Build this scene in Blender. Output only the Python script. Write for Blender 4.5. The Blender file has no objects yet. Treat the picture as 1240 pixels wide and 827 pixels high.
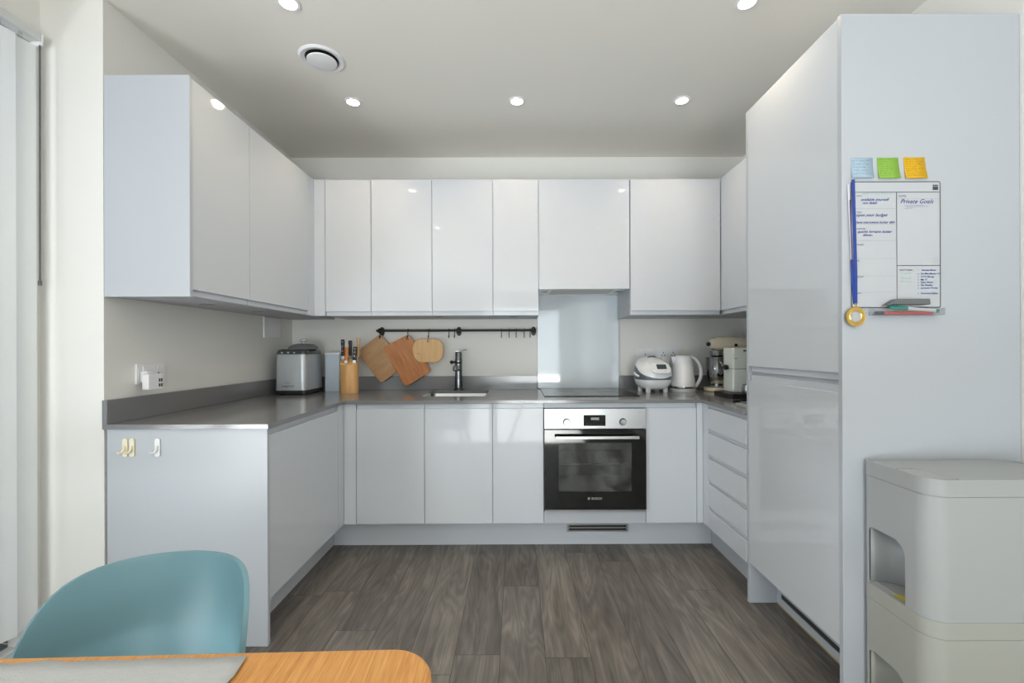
import bpy, bmesh, math, random
from mathutils import Vector, Matrix
random.seed(7)
PI = math.pi
sc = bpy.context.scene
COL = sc.collection

# ------------------------------------------------------------------ materials
def srgb(r, g, b):
    f = lambda c: (c / 255 / 12.92) if c / 255 <= 0.04045 else ((c / 255 + 0.055) / 1.055) ** 2.4
    return (f(r), f(g), f(b), 1.0)

def mat(name, col, rough=0.5, metal=0.0, spec=0.5, coat=0.0, noise=None, bump=None, aniso=None):
    """noise=(scale, amount, (sx,sy,sz)): varies the colour by amount; bump=(scale, strength)."""
    m = bpy.data.materials.new(name)
    m.use_nodes = True
    nt = m.node_tree
    b = nt.nodes['Principled BSDF']
    b.inputs['Base Color'].default_value = col
    b.inputs['Roughness'].default_value = rough
    b.inputs['Metallic'].default_value = metal
    b.inputs['Specular IOR Level'].default_value = spec
    b.inputs['Coat Weight'].default_value = coat
    b.inputs['Coat Roughness'].default_value = 0.03
    tc = nt.nodes.new('ShaderNodeTexCoord')
    if noise:
        s, amt, sv = noise
        mp = nt.nodes.new('ShaderNodeMapping'); mp.inputs['Scale'].default_value = sv
        nz = nt.nodes.new('ShaderNodeTexNoise'); nz.inputs['Scale'].default_value = s; nz.inputs['Detail'].default_value = 6
        nt.links.new(tc.outputs['Object'], mp.inputs['Vector']); nt.links.new(mp.outputs['Vector'], nz.inputs['Vector'])
        mx = nt.nodes.new('ShaderNodeMix'); mx.data_type = 'RGBA'
        mx.inputs['A'].default_value = [c * (1 - amt) for c in col[:3]] + [1]
        mx.inputs['B'].default_value = [min(1, c * (1 + amt)) for c in col[:3]] + [1]
        nt.links.new(nz.outputs['Fac'], mx.inputs['Factor']); nt.links.new(mx.outputs['Result'], b.inputs['Base Color'])
    if bump:
        nz = nt.nodes.new('ShaderNodeTexNoise'); nz.inputs['Scale'].default_value = bump[0]
        nt.links.new(tc.outputs['Object'], nz.inputs['Vector'])
        bp = nt.nodes.new('ShaderNodeBump'); bp.inputs['Strength'].default_value = bump[1]; bp.inputs['Distance'].default_value = 0.002
        nt.links.new(nz.outputs['Fac'], bp.inputs['Height']); nt.links.new(bp.outputs['Normal'], b.inputs['Normal'])
    return m

def wood(name, dark, light, axis='X', scale=14, rough=0.45, stretch=14):
    m = bpy.data.materials.new(name); m.use_nodes = True
    nt = m.node_tree; b = nt.nodes['Principled BSDF']; b.inputs['Roughness'].default_value = rough
    tc = nt.nodes.new('ShaderNodeTexCoord'); mp = nt.nodes.new('ShaderNodeMapping')
    s = {'X': (1, stretch, stretch), 'Y': (stretch, 1, stretch), 'Z': (stretch, stretch, 1)}[axis]
    mp.inputs['Scale'].default_value = s
    nt.links.new(tc.outputs['Object'], mp.inputs['Vector'])
    n1 = nt.nodes.new('ShaderNodeTexNoise'); n1.inputs['Scale'].default_value = scale * 0.35; n1.inputs['Detail'].default_value = 8
    n1.inputs['Roughness'].default_value = 0.65; n1.inputs['Distortion'].default_value = 0.4
    nt.links.new(mp.outputs['Vector'], n1.inputs['Vector'])
    cr = nt.nodes.new('ShaderNodeValToRGB')
    cr.color_ramp.elements[0].position = 0.32; cr.color_ramp.elements[0].color = dark
    cr.color_ramp.elements[1].position = 0.68; cr.color_ramp.elements[1].color = light
    nt.links.new(n1.outputs['Fac'], cr.inputs['Fac']); nt.links.new(cr.outputs['Color'], b.inputs['Base Color'])
    bp = nt.nodes.new('ShaderNodeBump'); bp.inputs['Strength'].default_value = 0.08; bp.inputs['Distance'].default_value = 0.001
    nt.links.new(n1.outputs['Fac'], bp.inputs['Height']); nt.links.new(bp.outputs['Normal'], b.inputs['Normal'])
    return m

def emis(name, col, strength):
    m = bpy.data.materials.new(name); m.use_nodes = True
    nt = m.node_tree; nt.nodes.clear()
    e = nt.nodes.new('ShaderNodeEmission'); e.inputs['Color'].default_value = col; e.inputs['Strength'].default_value = strength
    o = nt.nodes.new('ShaderNodeOutputMaterial'); nt.links.new(e.outputs[0], o.inputs[0])
    return m

def thin_glass(name, tint, refl=0.08, dust=0.0):
    m = bpy.data.materials.new(name); m.use_nodes = True
    nt = m.node_tree; nt.nodes.clear()
    t = nt.nodes.new('ShaderNodeBsdfTransparent'); t.inputs['Color'].default_value = tint
    g = nt.nodes.new('ShaderNodeBsdfGlossy'); g.inputs['Roughness'].default_value = 0.02
    lw = nt.nodes.new('ShaderNodeLayerWeight'); lw.inputs['Blend'].default_value = 0.5
    pw = nt.nodes.new('ShaderNodeMath'); pw.operation = 'POWER'; pw.inputs[1].default_value = 4.0
    nt.links.new(lw.outputs['Facing'], pw.inputs[0])
    ad = nt.nodes.new('ShaderNodeMath'); ad.operation = 'MULTIPLY_ADD'; ad.inputs[1].default_value = 0.6; ad.inputs[2].default_value = 0.04 + refl; ad.use_clamp = True
    nt.links.new(pw.outputs[0], ad.inputs[0])
    mx = nt.nodes.new('ShaderNodeMixShader'); nt.links.new(ad.outputs[0], mx.inputs[0])
    nt.links.new(t.outputs[0], mx.inputs[1]); nt.links.new(g.outputs[0], mx.inputs[2])
    out = nt.nodes.new('ShaderNodeOutputMaterial'); last = mx
    if dust:
        tc = nt.nodes.new('ShaderNodeTexCoord'); nz = nt.nodes.new('ShaderNodeTexNoise'); nz.inputs['Scale'].default_value = 9; nz.inputs['Detail'].default_value = 10
        nt.links.new(tc.outputs['Object'], nz.inputs['Vector'])
        mr = nt.nodes.new('ShaderNodeMapRange'); mr.inputs['From Min'].default_value = 0.4; mr.inputs['From Max'].default_value = 0.75
        mr.inputs['To Max'].default_value = dust; nt.links.new(nz.outputs['Fac'], mr.inputs['Value'])
        d = nt.nodes.new('ShaderNodeBsdfDiffuse'); d.inputs['Color'].default_value = (0.6, 0.62, 0.62, 1)
        m2 = nt.nodes.new('ShaderNodeMixShader'); nt.links.new(mr.outputs[0], m2.inputs[0])
        nt.links.new(mx.outputs[0], m2.inputs[1]); nt.links.new(d.outputs[0], m2.inputs[2]); last = m2
    nt.links.new(last.outputs[0], out.inputs[0])
    return m

def floor_mat():
    m = bpy.data.materials.new('oak_vinyl_planks'); m.use_nodes = True
    nt = m.node_tree; N = nt.nodes.new; L = nt.links.new
    b = nt.nodes['Principled BSDF']; b.inputs['Roughness'].default_value = 0.42; b.inputs['Specular IOR Level'].default_value = 0.4
    tc = N('ShaderNodeTexCoord')
    rot = N('ShaderNodeMapping'); rot.inputs['Rotation'].default_value = (0, 0, PI / 2); rot.inputs['Location'].default_value = (0.35, 0.07, 0)
    L(tc.outputs['Object'], rot.inputs['Vector'])
    br = N('ShaderNodeTexBrick'); br.offset = 0.0; br.inputs['Scale'].default_value = 1
    br.inputs['Brick Width'].default_value = 1.22; br.inputs['Row Height'].default_value = 0.178
    br.inputs['Mortar Size'].default_value = 0.0012; br.inputs['Mortar Smooth'].default_value = 0.2
    br.inputs['Color1'].default_value = (0, 0, 0, 1); br.inputs['Color2'].default_value = (1, 1, 1, 1); br.inputs['Mortar'].default_value = (0.5, 0.5, 0.5, 1)
    sx = N('ShaderNodeSeparateXYZ'); L(rot.outputs['Vector'], sx.inputs[0])
    dv = N('ShaderNodeMath'); dv.operation = 'DIVIDE'; dv.inputs[1].default_value = 0.178; L(sx.outputs['Y'], dv.inputs[0])
    fl = N('ShaderNodeMath'); fl.operation = 'FLOOR'; L(dv.outputs[0], fl.inputs[0])
    wn = N('ShaderNodeTexWhiteNoise'); wn.noise_dimensions = '1D'; L(fl.outputs[0], wn.inputs['W'])
    ma = N('ShaderNodeMath'); ma.operation = 'MULTIPLY_ADD'; ma.inputs[1].default_value = 1.22; L(wn.outputs['Value'], ma.inputs[0]); L(sx.outputs['X'], ma.inputs[2])
    cx = N('ShaderNodeCombineXYZ'); L(ma.outputs[0], cx.inputs['X']); L(sx.outputs['Y'], cx.inputs['Y'])
    L(cx.outputs[0], br.inputs['Vector'])
    # per-plank shift of the grain
    off = N('ShaderNodeVectorMath'); off.operation = 'MULTIPLY_ADD'
    off.inputs[1].default_value = (3.1, 7.7, 0); L(br.outputs['Color'], off.inputs[0]); L(tc.outputs['Object'], off.inputs[2])
    mp = N('ShaderNodeMapping'); mp.inputs['Scale'].default_value = (12, 1.3, 1); L(off.outputs[0], mp.inputs['Vector'])
    n1 = N('ShaderNodeTexNoise'); n1.inputs['Scale'].default_value = 1.5; n1.inputs['Detail'].default_value = 8; n1.inputs['Roughness'].default_value = 0.6; n1.inputs['Distortion'].default_value = 0.9
    L(mp.outputs[0], n1.inputs['Vector'])
    # cathedral grain
    mp2 = N('ShaderNodeMapping'); mp2.inputs['Scale'].default_value = (7.5, 0.85, 1); L(off.outputs[0], mp2.inputs['Vector'])
    n2 = N('ShaderNodeTexNoise'); n2.inputs['Scale'].default_value = 1.15; n2.inputs['Detail'].default_value = 2; n2.inputs['Distortion'].default_value = 0.3
    L(mp2.outputs[0], n2.inputs['Vector'])
    mul = N('ShaderNodeMath'); mul.operation = 'MULTIPLY'; mul.inputs[1].default_value = 95; L(n2.outputs['Fac'], mul.inputs[0])
    sn = N('ShaderNodeMath'); sn.operation = 'SINE'; L(mul.outputs[0], sn.inputs[0])
    mr = N('ShaderNodeMapRange'); mr.inputs['From Min'].default_value = -1; mr.inputs['To Min'].default_value = -0.07; mr.inputs['To Max'].default_value = 0.07
    L(sn.outputs[0], mr.inputs['Value'])
    add = N('ShaderNodeMath'); add.operation = 'ADD'; L(n1.outputs['Fac'], add.inputs[0]); L(mr.outputs[0], add.inputs[1])
    cr = N('ShaderNodeValToRGB'); e = cr.color_ramp.elements
    e[0].position = 0.24; e[0].color = srgb(89, 85, 81); e[1].position = 0.78; e[1].color = srgb(142, 136, 130)
    k = e.new(0.5); k.color = srgb(114, 109, 104)
    L(add.outputs[0], cr.inputs['Fac'])
    # per-plank tone
    pr = N('ShaderNodeMapRange'); pr.inputs['To Min'].default_value = 0.80; pr.inputs['To Max'].default_value = 1.16
    L(br.outputs['Color'], pr.inputs['Value'])
    hs = N('ShaderNodeHueSaturation'); L(pr.outputs[0], hs.inputs['Value']); L(cr.outputs[0], hs.inputs['Color'])
    n3 = N('ShaderNodeTexNoise'); n3.inputs['Scale'].default_value = 2.4; n3.inputs['Detail'].default_value = 3
    L(tc.outputs['Object'], n3.inputs['Vector'])
    pr3 = N('ShaderNodeMapRange'); pr3.inputs['From Min'].default_value = 0.35; pr3.inputs['From Max'].default_value = 0.65; pr3.inputs['To Min'].default_value = 0.86; pr3.inputs['To Max'].default_value = 1.08
    L(n3.outputs['Fac'], pr3.inputs['Value'])
    hs2 = N('ShaderNodeHueSaturation'); L(pr3.outputs[0], hs2.inputs['Value']); L(hs.outputs[0], hs2.inputs['Color'])
    mx = N('ShaderNodeMix'); mx.data_type = 'RGBA'; mx.inputs['B'].default_value = srgb(58, 52, 48)
    L(br.outputs['Fac'], mx.inputs['Factor']); L(hs2.outputs[0], mx.inputs['A']); L(mx.outputs['Result'], b.inputs['Base Color'])
    bp = N('ShaderNodeBump'); bp.inputs['Strength'].default_value = 0.12; bp.inputs['Distance'].default_value = 0.002
    L(add.outputs[0], bp.inputs['Height']); L(bp.outputs[0], b.inputs['Normal'])
    return m

def vane_mat():
    m = bpy.data.materials.new('blind_fabric'); m.use_nodes = True
    nt = m.node_tree; nt.nodes.clear()
    d = nt.nodes.new('ShaderNodeBsdfDiffuse'); d.inputs['Color'].default_value = (0.86, 0.89, 0.91, 1)
    t = nt.nodes.new('ShaderNodeBsdfTranslucent'); t.inputs['Color'].default_value = (0.86, 0.89, 0.91, 1)
    mx = nt.nodes.new('ShaderNodeMixShader'); mx.inputs[0].default_value = 0.22
    o = nt.nodes.new('ShaderNodeOutputMaterial')
    nt.links.new(d.outputs[0], mx.inputs[1]); nt.links.new(t.outputs[0], mx.inputs[2]); nt.links.new(mx.outputs[0], o.inputs[0])
    return m

M = dict(
    wall=mat('wall_paint', srgb(231, 230, 226), 0.85, noise=(3, 0.012, (1, 1, 1)), bump=(220, 0.04)),
    ceil=mat('ceiling_paint', srgb(234, 231, 224), 0.9, noise=(2, 0.01, (1, 1, 1))),
    gloss=mat('white_gloss_lacquer', srgb(206, 211, 218), 0.05, spec=0.45, coat=0.1, noise=(0.6, 0.008, (1, 1, 1))),
    panel=mat('white_panel', srgb(185, 190, 197), 0.32, spec=0.4, noise=(0.6, 0.008, (1, 1, 1))),
    carcass=mat('white_carcass', srgb(188, 191, 196), 0.5, noise=(1, 0.01, (1, 1, 1))),
    plinth=mat('plinth_white', srgb(200, 205, 212), 0.3, noise=(1, 0.01, (1, 1, 1))),
    stone=mat('grey_quartz', srgb(124, 125, 127), 0.14, spec=0.55, noise=(420, 0.10, (1, 1, 1))),
    floor=floor_mat(),
    steel=mat('brushed_steel', srgb(176, 178, 180), 0.28, 1.0, noise=(40, 0.06, (1, 1, 30))),
    steelx=mat('sink_steel', srgb(165, 167, 168), 0.25, 1.0, noise=(40, 0.05, (30, 1, 1))),
    chrome=mat('chrome', srgb(190, 193, 196), 0.07, 1.0, noise=(3, 0.01, (1, 1, 1))),
    tapsteel=mat('tap_steel', srgb(120, 124, 127), 0.16, 1.0, noise=(3, 0.02, (1, 1, 1))),
    blackglass=mat('black_glass', srgb(12, 13, 15), 0.05, spec=0.6, noise=(2, 0.05, (1, 1, 1))),
    hobglass=mat('hob_glass', srgb(16, 17, 19), 0.04, spec=0.7, noise=(2, 0.05, (1, 1, 1))),
    ovenwin=thin_glass('oven_window_glass', (0.55, 0.57, 0.57, 1), 0.06, 0.16),
    cavity=mat('oven_enamel', srgb(128, 132, 134), 0.4, noise=(30, 0.06, (1, 1, 1))),
    pane=thin_glass('window_glass', (0.97, 0.99, 0.99, 1), 0.0),
    splash=mat('pale_glass', srgb(212, 221, 228), 0.06, spec=0.55, coat=0.3, noise=(1, 0.006, (1, 1, 1))),
    black=mat('matt_black', srgb(24, 24, 26), 0.45, noise=(30, 0.1, (1, 1, 1))),
    rail=mat('black_iron', srgb(34, 33, 33), 0.4, 0.3, noise=(30, 0.1, (1, 1, 1))),
    white=mat('white_plastic', srgb(234, 235, 237), 0.28, noise=(3, 0.008, (1, 1, 1))),
    whitegloss=mat('white_glossy_plastic', srgb(236, 237, 240), 0.12, noise=(3, 0.008, (1, 1, 1))),
    ice=mat('pale_blue_plastic', srgb(196, 211, 226), 0.3, noise=(3, 0.01, (1, 1, 1))),
    slate=mat('slate_plastic', srgb(92, 104, 114), 0.3, noise=(3, 0.02, (1, 1, 1))),
    lcd=mat('lcd', srgb(62, 70, 76), 0.15, noise=(40, 0.05, (1, 1, 1))),
    cream=mat('cream_enamel', srgb(222, 212, 190), 0.18, coat=0.4, noise=(3, 0.01, (1, 1, 1))),
    creamplastic=mat('cream_plastic', srgb(236, 228, 200), 0.35, noise=(3, 0.01, (1, 1, 1))),
    mint=mat('machine_white', srgb(218, 226, 222), 0.25, noise=(3, 0.01, (1, 1, 1))),
    beech=wood('beech', srgb(196, 148, 92), srgb(222, 178, 122), 'Z', 10, stretch=10),
    beechtop=wood('beech_end', srgb(206, 168, 126), srgb(226, 190, 150), 'X', 20),
    boarda=wood('board_pale', srgb(176, 134, 92), srgb(198, 156, 112), 'X', 10, stretch=8),
    boardb=wood('board_teak', srgb(164, 96, 44), srgb(206, 138, 76), 'X', 16, stretch=12),
    boardc=wood('board_bamboo', srgb(206, 160, 102), srgb(226, 184, 128), 'Z', 12, stretch=10),
    orange=wood('olive_handle', srgb(176, 98, 40), srgb(214, 134, 62), 'Z', 16),
    handlewood=wood('pale_handle', srgb(176, 138, 100), srgb(204, 168, 126), 'Z', 16),
    oak=wood('oak_table', srgb(184, 120, 54), srgb(218, 164, 96), 'Y', 30, 0.4, stretch=22),
    leg=wood('oak_leg', srgb(190, 140, 84), srgb(216, 170, 112), 'Z', 14),
    linen=mat('linen', srgb(180, 184, 186), 0.95, noise=(60, 0.12, (1, 8, 1)), bump=(600, 0.5)),
    teal=mat('teal_plastic', srgb(112, 150, 161), 0.42, spec=0.35, noise=(4, 0.02, (1, 1, 1)), bump=(500, 0.03)),
    bin=mat('bin_grey', srgb(168, 171, 172), 0.42, noise=(4, 0.008, (1, 1, 1))),
    binb=mat('bin_grey_warm', srgb(168, 169, 162), 0.45, noise=(4, 0.008, (1, 1, 1))),
    groove=mat('dark_groove', srgb(60, 62, 64), 0.6, noise=(4, 0.02, (1, 1, 1))),
    board=mat('whiteboard', srgb(190, 194, 200), 0.18, noise=(2, 0.006, (1, 1, 1))),
    ink=mat('grey_print', srgb(64, 66, 70), 0.6, noise=(9, 0.02, (1, 1, 1))),
    faint=mat('faint_print', srgb(158, 162, 168), 0.6, noise=(9, 0.01, (1, 1, 1))),
    blueink=mat('blue_ink', srgb(44, 62, 142), 0.6, noise=(9, 0.05, (1, 1, 1))),
    greenink=mat('green_ink', srgb(84, 176, 142), 0.6, noise=(9, 0.05, (1, 1, 1))),
    noteblue=mat('note_blue', srgb(164, 188, 206), 0.8, noise=(9, 0.01, (1, 1, 1))),
    notegreen=mat('note_green', srgb(140, 186, 70), 0.8, noise=(9, 0.01, (1, 1, 1))),
    noteyellow=mat('note_yellow', srgb(222, 172, 0), 0.8, noise=(9, 0.01, (1, 1, 1))),
    noteink=mat('note_ink', srgb(84, 92, 84), 0.8, noise=(9, 0.02, (1, 1, 1))),
    ribbonblue=mat('ribbon_blue', srgb(34, 66, 150), 0.6, noise=(80, 0.06, (1, 1, 1))),
    ribbonwhite=mat('ribbon_white', srgb(214, 214, 226), 0.6, noise=(80, 0.04, (1, 1, 1))),
    ribbonpurple=mat('ribbon_purple', srgb(70, 58, 104), 0.6, noise=(80, 0.04, (1, 1, 1))),
    gold=mat('gold', srgb(214, 180, 104), 0.25, 1.0, noise=(60, 0.1, (1, 1, 1))),
    silver=mat('silver_disc', srgb(196, 198, 204), 0.35, 0.6, noise=(60, 0.1, (1, 1, 1))),
    eraser=mat('eraser_grey', srgb(104, 107, 110), 0.7, noise=(60, 0.05, (1, 1, 1))),
    teal2=mat('marker_green', srgb(16, 142, 122), 0.35, noise=(9, 0.02, (1, 1, 1))),
    red=mat('marker_red', srgb(232, 70, 62), 0.35, noise=(9, 0.02, (1, 1, 1))),
    navy=mat('marker_dark', srgb(48, 54, 70), 0.4, noise=(9, 0.02, (1, 1, 1))),
    clear=thin_glass('clear_plastic', (0.93, 0.94, 0.95, 1), 0.05),
    vane=vane_mat(),
    alu=mat('white_alu', srgb(206, 208, 208), 0.35, noise=(9, 0.01, (1, 1, 1))),
    frame=mat('grey_frame', srgb(90, 94, 98), 0.4, noise=(9, 0.02, (1, 1, 1))),
    lamp=emis('lamp_glow', (1.0, 0.93, 0.82, 1), 36),
    lampoff=mat('lens_off', srgb(120, 120, 118), 0.3, noise=(9, 0.02, (1, 1, 1))),
    edge=mat('plywood_edge', srgb(178, 160, 116), 0.7, noise=(60, 0.1, (1, 1, 1))),
    rubber=mat('rubber', srgb(40, 40, 42), 0.7, noise=(60, 0.1, (1, 1, 1))),
    curtain=mat('curtain', srgb(186, 188, 190), 0.9, noise=(20, 0.06, (1, 1, 1))),
)

# ------------------------------------------------------------------ mesh helpers
def nb(): return bmesh.new()

def box(bm, x0, x1, y0, y1, z0, z1):
    v = [bm.verts.new(p) for p in ((x0,y0,z0),(x1,y0,z0),(x1,y1,z0),(x0,y1,z0),(x0,y0,z1),(x1,y0,z1),(x1,y1,z1),(x0,y1,z1))]
    for f in ((3,2,1,0),(4,5,6,7),(0,1,5,4),(1,2,6,5),(2,3,7,6),(3,0,4,7)):
        bm.faces.new([v[i] for i in f])
    return bm

def BX(*a): return box(nb(), *a)

def prism(bm, pts, fn, d0, d1):
    """extrude the 2-D outline pts between d0 and d1; fn(u, v, d) -> xyz"""
    a = [bm.verts.new(fn(u, v, d0)) for u, v in pts]
    b = [bm.verts.new(fn(u, v, d1)) for u, v in pts]
    n = len(pts)
    bm.faces.new(a); bm.faces.new(list(reversed(b)))
    for i in range(n):
        bm.faces.new([a[i], b[i], b[(i+1) % n], a[(i+1) % n]])
    return bm

def lathe(bm, prof, cx=0, cy=0, seg=40, sx=1, sy=1):
    rings = []
    for r, z in prof:
        if r < 1e-6: rings.append([bm.verts.new((cx, cy, z))])
        else: rings.append([bm.verts.new((cx + sx*r*math.cos(2*PI*i/seg), cy + sy*r*math.sin(2*PI*i/seg), z)) for i in range(seg)])
    ring = prof[0][0] > 1e-6 and prof[-1][0] > 1e-6
    loft_rings(bm, rings + rings[:1] if ring else rings, cap=not ring)
    return bm

def loft_rings(bm, rings, cap=True):
    for a, b in zip(rings, rings[1:]):
        if len(a) == 1 and len(b) == 1: continue
        n = max(len(a), len(b))
        for i in range(n):
            j = (i+1) % n
            if len(a) == 1: bm.faces.new([a[0], b[j], b[i]])
            elif len(b) == 1: bm.faces.new([a[i], a[j], b[0]])
            else: bm.faces.new([a[i], a[j], b[j], b[i]])
    if cap:
        if len(rings[0]) > 2: bm.faces.new(list(reversed(rings[0])))
        if len(rings[-1]) > 2: bm.faces.new(rings[-1])

def tube(bm, pts, r, seg=10, flat=1.0, closed=False):
    pts = [Vector(p) for p in pts]
    rings = []; up = Vector((0, 0, 1)); n = len(pts)
    for i, p in enumerate(pts):
        t = (pts[min(i+1, n-1)] - pts[max(i-1, 0)]).normalized()
        if i == 0:
            if abs(t.dot(up)) > 0.95: up = Vector((0, 1, 0))
            s = t.cross(up).normalized()
        else:
            s = (s - t * s.dot(t)).normalized()
        w = s.cross(t).normalized()
        rr = r[i] if isinstance(r, (list, tuple)) else r
        rings.append([bm.verts.new(p + s*rr*math.cos(2*PI*k/seg) + w*rr*flat*math.sin(2*PI*k/seg)) for k in range(seg)])
    loft_rings(bm, rings)
    return bm

def rrect(x0, x1, y0, y1, r, n=6):
    """rounded rectangle outline; r one radius or four (x0y0, x1y0, x1y1, x0y1)"""
    rs = r if isinstance(r, (list, tuple)) else [r]*4
    out = []
    for (cx, cy, a), q in zip(((x0, y0, PI), (x1, y0, 1.5*PI), (x1, y1, 0), (x0, y1, .5*PI)), rs):
        ox = cx + (q if cx == x0 else -q); oy = cy + (q if cy == y0 else -q)
        for k in range(n+1):
            t = a + .5*PI*k/n
            out.append((ox + q*math.cos(t), oy + q*math.sin(t)))
    return out

def sphere(bm, c, r, s=(1,1,1), u=20, v=12):
    mt = Matrix.Translation(c) @ Matrix.Diagonal((s[0]*r, s[1]*r, s[2]*r, 1))
    bmesh.ops.create_uvsphere(bm, u_segments=u, v_segments=v, radius=1, matrix=mt)
    return bm

XY = lambda u, v, d: (u, v, d)
XZ = lambda u, v, d: (u, d, v)
YZ = lambda u, v, d: (d, u, v)

def roots(p):
    while p and p.parent: p = p.parent
    return p

def obj(name, bm, m, parent=None, bevel=0.0, smooth=False, world=True, seg=2):
    """link bm as one mesh object; with world=True its coordinates are world ones and are moved into the frame of its thing"""
    bmesh.ops.recalc_face_normals(bm, faces=bm.faces)
    if parent and world:
        r = roots(parent)
        bmesh.ops.transform(bm, matrix=(Matrix.Translation(r.location) @ r.rotation_euler.to_matrix().to_4x4()).inverted(), verts=bm.verts)
    me = bpy.data.meshes.new(name); bm.to_mesh(me); bm.free()
    me.materials.append(m)
    if smooth:
        me.shade_smooth(); me.set_sharp_from_angle(angle=math.radians(38))
    o = bpy.data.objects.new(name, me); COL.objects.link(o)
    if parent: o.parent = parent
    if bevel:
        b = o.modifiers.new('bevel', 'BEVEL'); b.width = bevel; b.segments = seg; b.limit_method = 'ANGLE'; b.angle_limit = math.radians(40); b.harden_normals = True
        me.shade_smooth()
    return o

def tag(o, label, cat, group=None):
    o['label'] = label; o['category'] = cat
    if group: o['group'] = group
    return o

def thing(name, label, cat, loc=(0,0,0), rot=0, group=None):
    o = bpy.data.objects.new(name, None); o.empty_display_size = 0.05; COL.objects.link(o)
    o.location = loc; o.rotation_euler = (0, 0, rot)
    return tag(o, label, cat, group)

def struct(name, bm, m, parent=None, **k):
    o = obj(name, bm, m, parent, **k); o['kind'] = 'structure'; return o

def dup(root, loc, label=None):
    def cp(o, par):
        c = o.copy(); COL.objects.link(c); c.parent = par
        for ch in list(o.children): cp(ch, c)
        return c
    r = cp(root, None); r.location = loc
    if label: r['label'] = label
    return r

def cut(bm, cutters):
    """subtract the cutter meshes from bm"""
    def tmp(b):
        bmesh.ops.recalc_face_normals(b, faces=b.faces)
        me = bpy.data.meshes.new('t'); b.to_mesh(me); b.free()
        o = bpy.data.objects.new('t', me); COL.objects.link(o); return o
    o = tmp(bm); cs = [tmp(c) for c in cutters]
    for c in cs:
        md = o.modifiers.new('b', 'BOOLEAN'); md.operation = 'DIFFERENCE'; md.object = c; md.solver = 'EXACT'
    dg = bpy.context.evaluated_depsgraph_get(); dg.update()
    me = bpy.data.meshes.new_from_object(o.evaluated_get(dg))
    out = nb(); out.from_mesh(me)
    for x in [o] + cs:
        d = x.data; bpy.data.objects.remove(x); bpy.data.meshes.remove(d)
    bpy.data.meshes.remove(me)
    return out

def text(bm, body, size, origin, right=(1,0,0), up=(0,0,1), shear=0.0, align='LEFT', offset=0.0, extrude=0.0):
    cu = bpy.data.curves.new('t', 'FONT'); cu.body = body; cu.size = size; cu.shear = shear; cu.align_x = align
    cu.offset = offset; cu.extrude = extrude; cu.resolution_u = 3
    o = bpy.data.objects.new('t', cu); COL.objects.link(o)
    dg = bpy.context.evaluated_depsgraph_get(); dg.update()
    me = bpy.data.meshes.new_from_object(o.evaluated_get(dg))
    R = Vector(right).normalized(); U = Vector(up).normalized(); N = R.cross(U)
    mt = Matrix(((R.x, U.x, N.x, origin[0]), (R.y, U.y, N.y, origin[1]), (R.z, U.z, N.z, origin[2]), (0,0,0,1)))
    me.transform(mt); bm.from_mesh(me)
    bpy.data.objects.remove(o); bpy.data.curves.remove(cu); bpy.data.meshes.remove(me)
    return bm

# ------------------------------------------------------------------ dimensions (metres; camera at x=0 y=0)
ZC = 2.635                      # ceiling
XW, XR = -1.675, 1.695          # kitchen walls
XL = -1.93                      # window wall
YB, YN = 3.355, 1.8255          # back wall, end of the left run
YREAR = -5.5
ZT, ZTB = 0.905, 0.885          # worktop
D0, D1 = 0.178, 0.883           # base doors
W0, W1 = 1.425, 2.3197          # wall cabinets
YD, YW = 2.637, 2.949           # base and wall door faces
XLB, XLW = -1.018, -1.3286      # left door faces
XRB, XRW = 1.0937, 1.343        # right door faces
UP = 3.335                      # face of the back upstand

# ------------------------------------------------------------------ setting
struct('floor', BX(XL-.15, XR+.15, YREAR-.15, YB+.1, -.1, 0), M['floor'])
struct('ceiling', BX(XL-.15, XR+.15, YREAR-.15, YB+.1, ZC, ZC+.1), M['ceil'])
struct('wall_back', BX(XL, XR+.1, YB, YB+.1, 0, ZC), M['wall'])
struct('wall_left', BX(XL-.1, XW, YN, YB, 0, ZC), M['wall'])
struct('wall_right', BX(XR, XR+.1, YREAR, YB, 0, ZC), M['wall'])
# window wall with a tall glazed opening
WY0, WY1, WZ0, WZ1 = -3.2, 1.74, 0.06, 2.42
w = nb()
box(w, XL-.12, XL, WY1, YN, 0, ZC); box(w, XL-.12, XL, YREAR, WY0, 0, ZC)
box(w, XL-.12, XL, WY0, WY1, 0, WZ0); box(w, XL-.12, XL, WY0, WY1, WZ1, ZC)
struct('wall_window', w, M['wall'])
def window(name, axis, a0, a1, z0, z1, d, cuts):
    fn = (lambda u, v, t: (d+t, u, v)) if axis == 'Y' else (lambda u, v, t: (u, d+t, v))
    fr = nb(); t = .05
    def bar(u0, u1, v0, v1):
        prism(fr, [(u0,v0),(u1,v0),(u1,v1),(u0,v1)], fn, -.03, .03)
    bar(a0, a1, z0, z0+t); bar(a0, a1, z1-t, z1)
    for q in [a0] + cuts + [a1-t]: bar(q, q+t, z0+t, z1-t)
    f = struct(name, fr, M['frame'])
    g = nb(); prism(g, [(a0+t,z0+t),(a1-t,z0+t),(a1-t,z1-t),(a0+t,z1-t)], fn, -.004, .004)
    obj('pane', g, M['pane'], f)
window('window_1', 'Y', WY0, WY1, WZ0, WZ1, XL-.07, [-1.95, -.7, .55])
# rear wall with a glazed door behind the camera
RX0, RX1, RZ1 = -.9, 1.2, 2.3
w = nb()
box(w, XL, RX0, YREAR-.12, YREAR, 0, ZC); box(w, RX1, XR, YREAR-.12, YREAR, 0, ZC); box(w, RX0, RX1, YREAR-.12, YREAR, RZ1, ZC)
struct('wall_front', w, M['wall'])
window('window_2', 'X', RX0, RX1, 0, RZ1, YREAR-.07, [.15])

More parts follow.
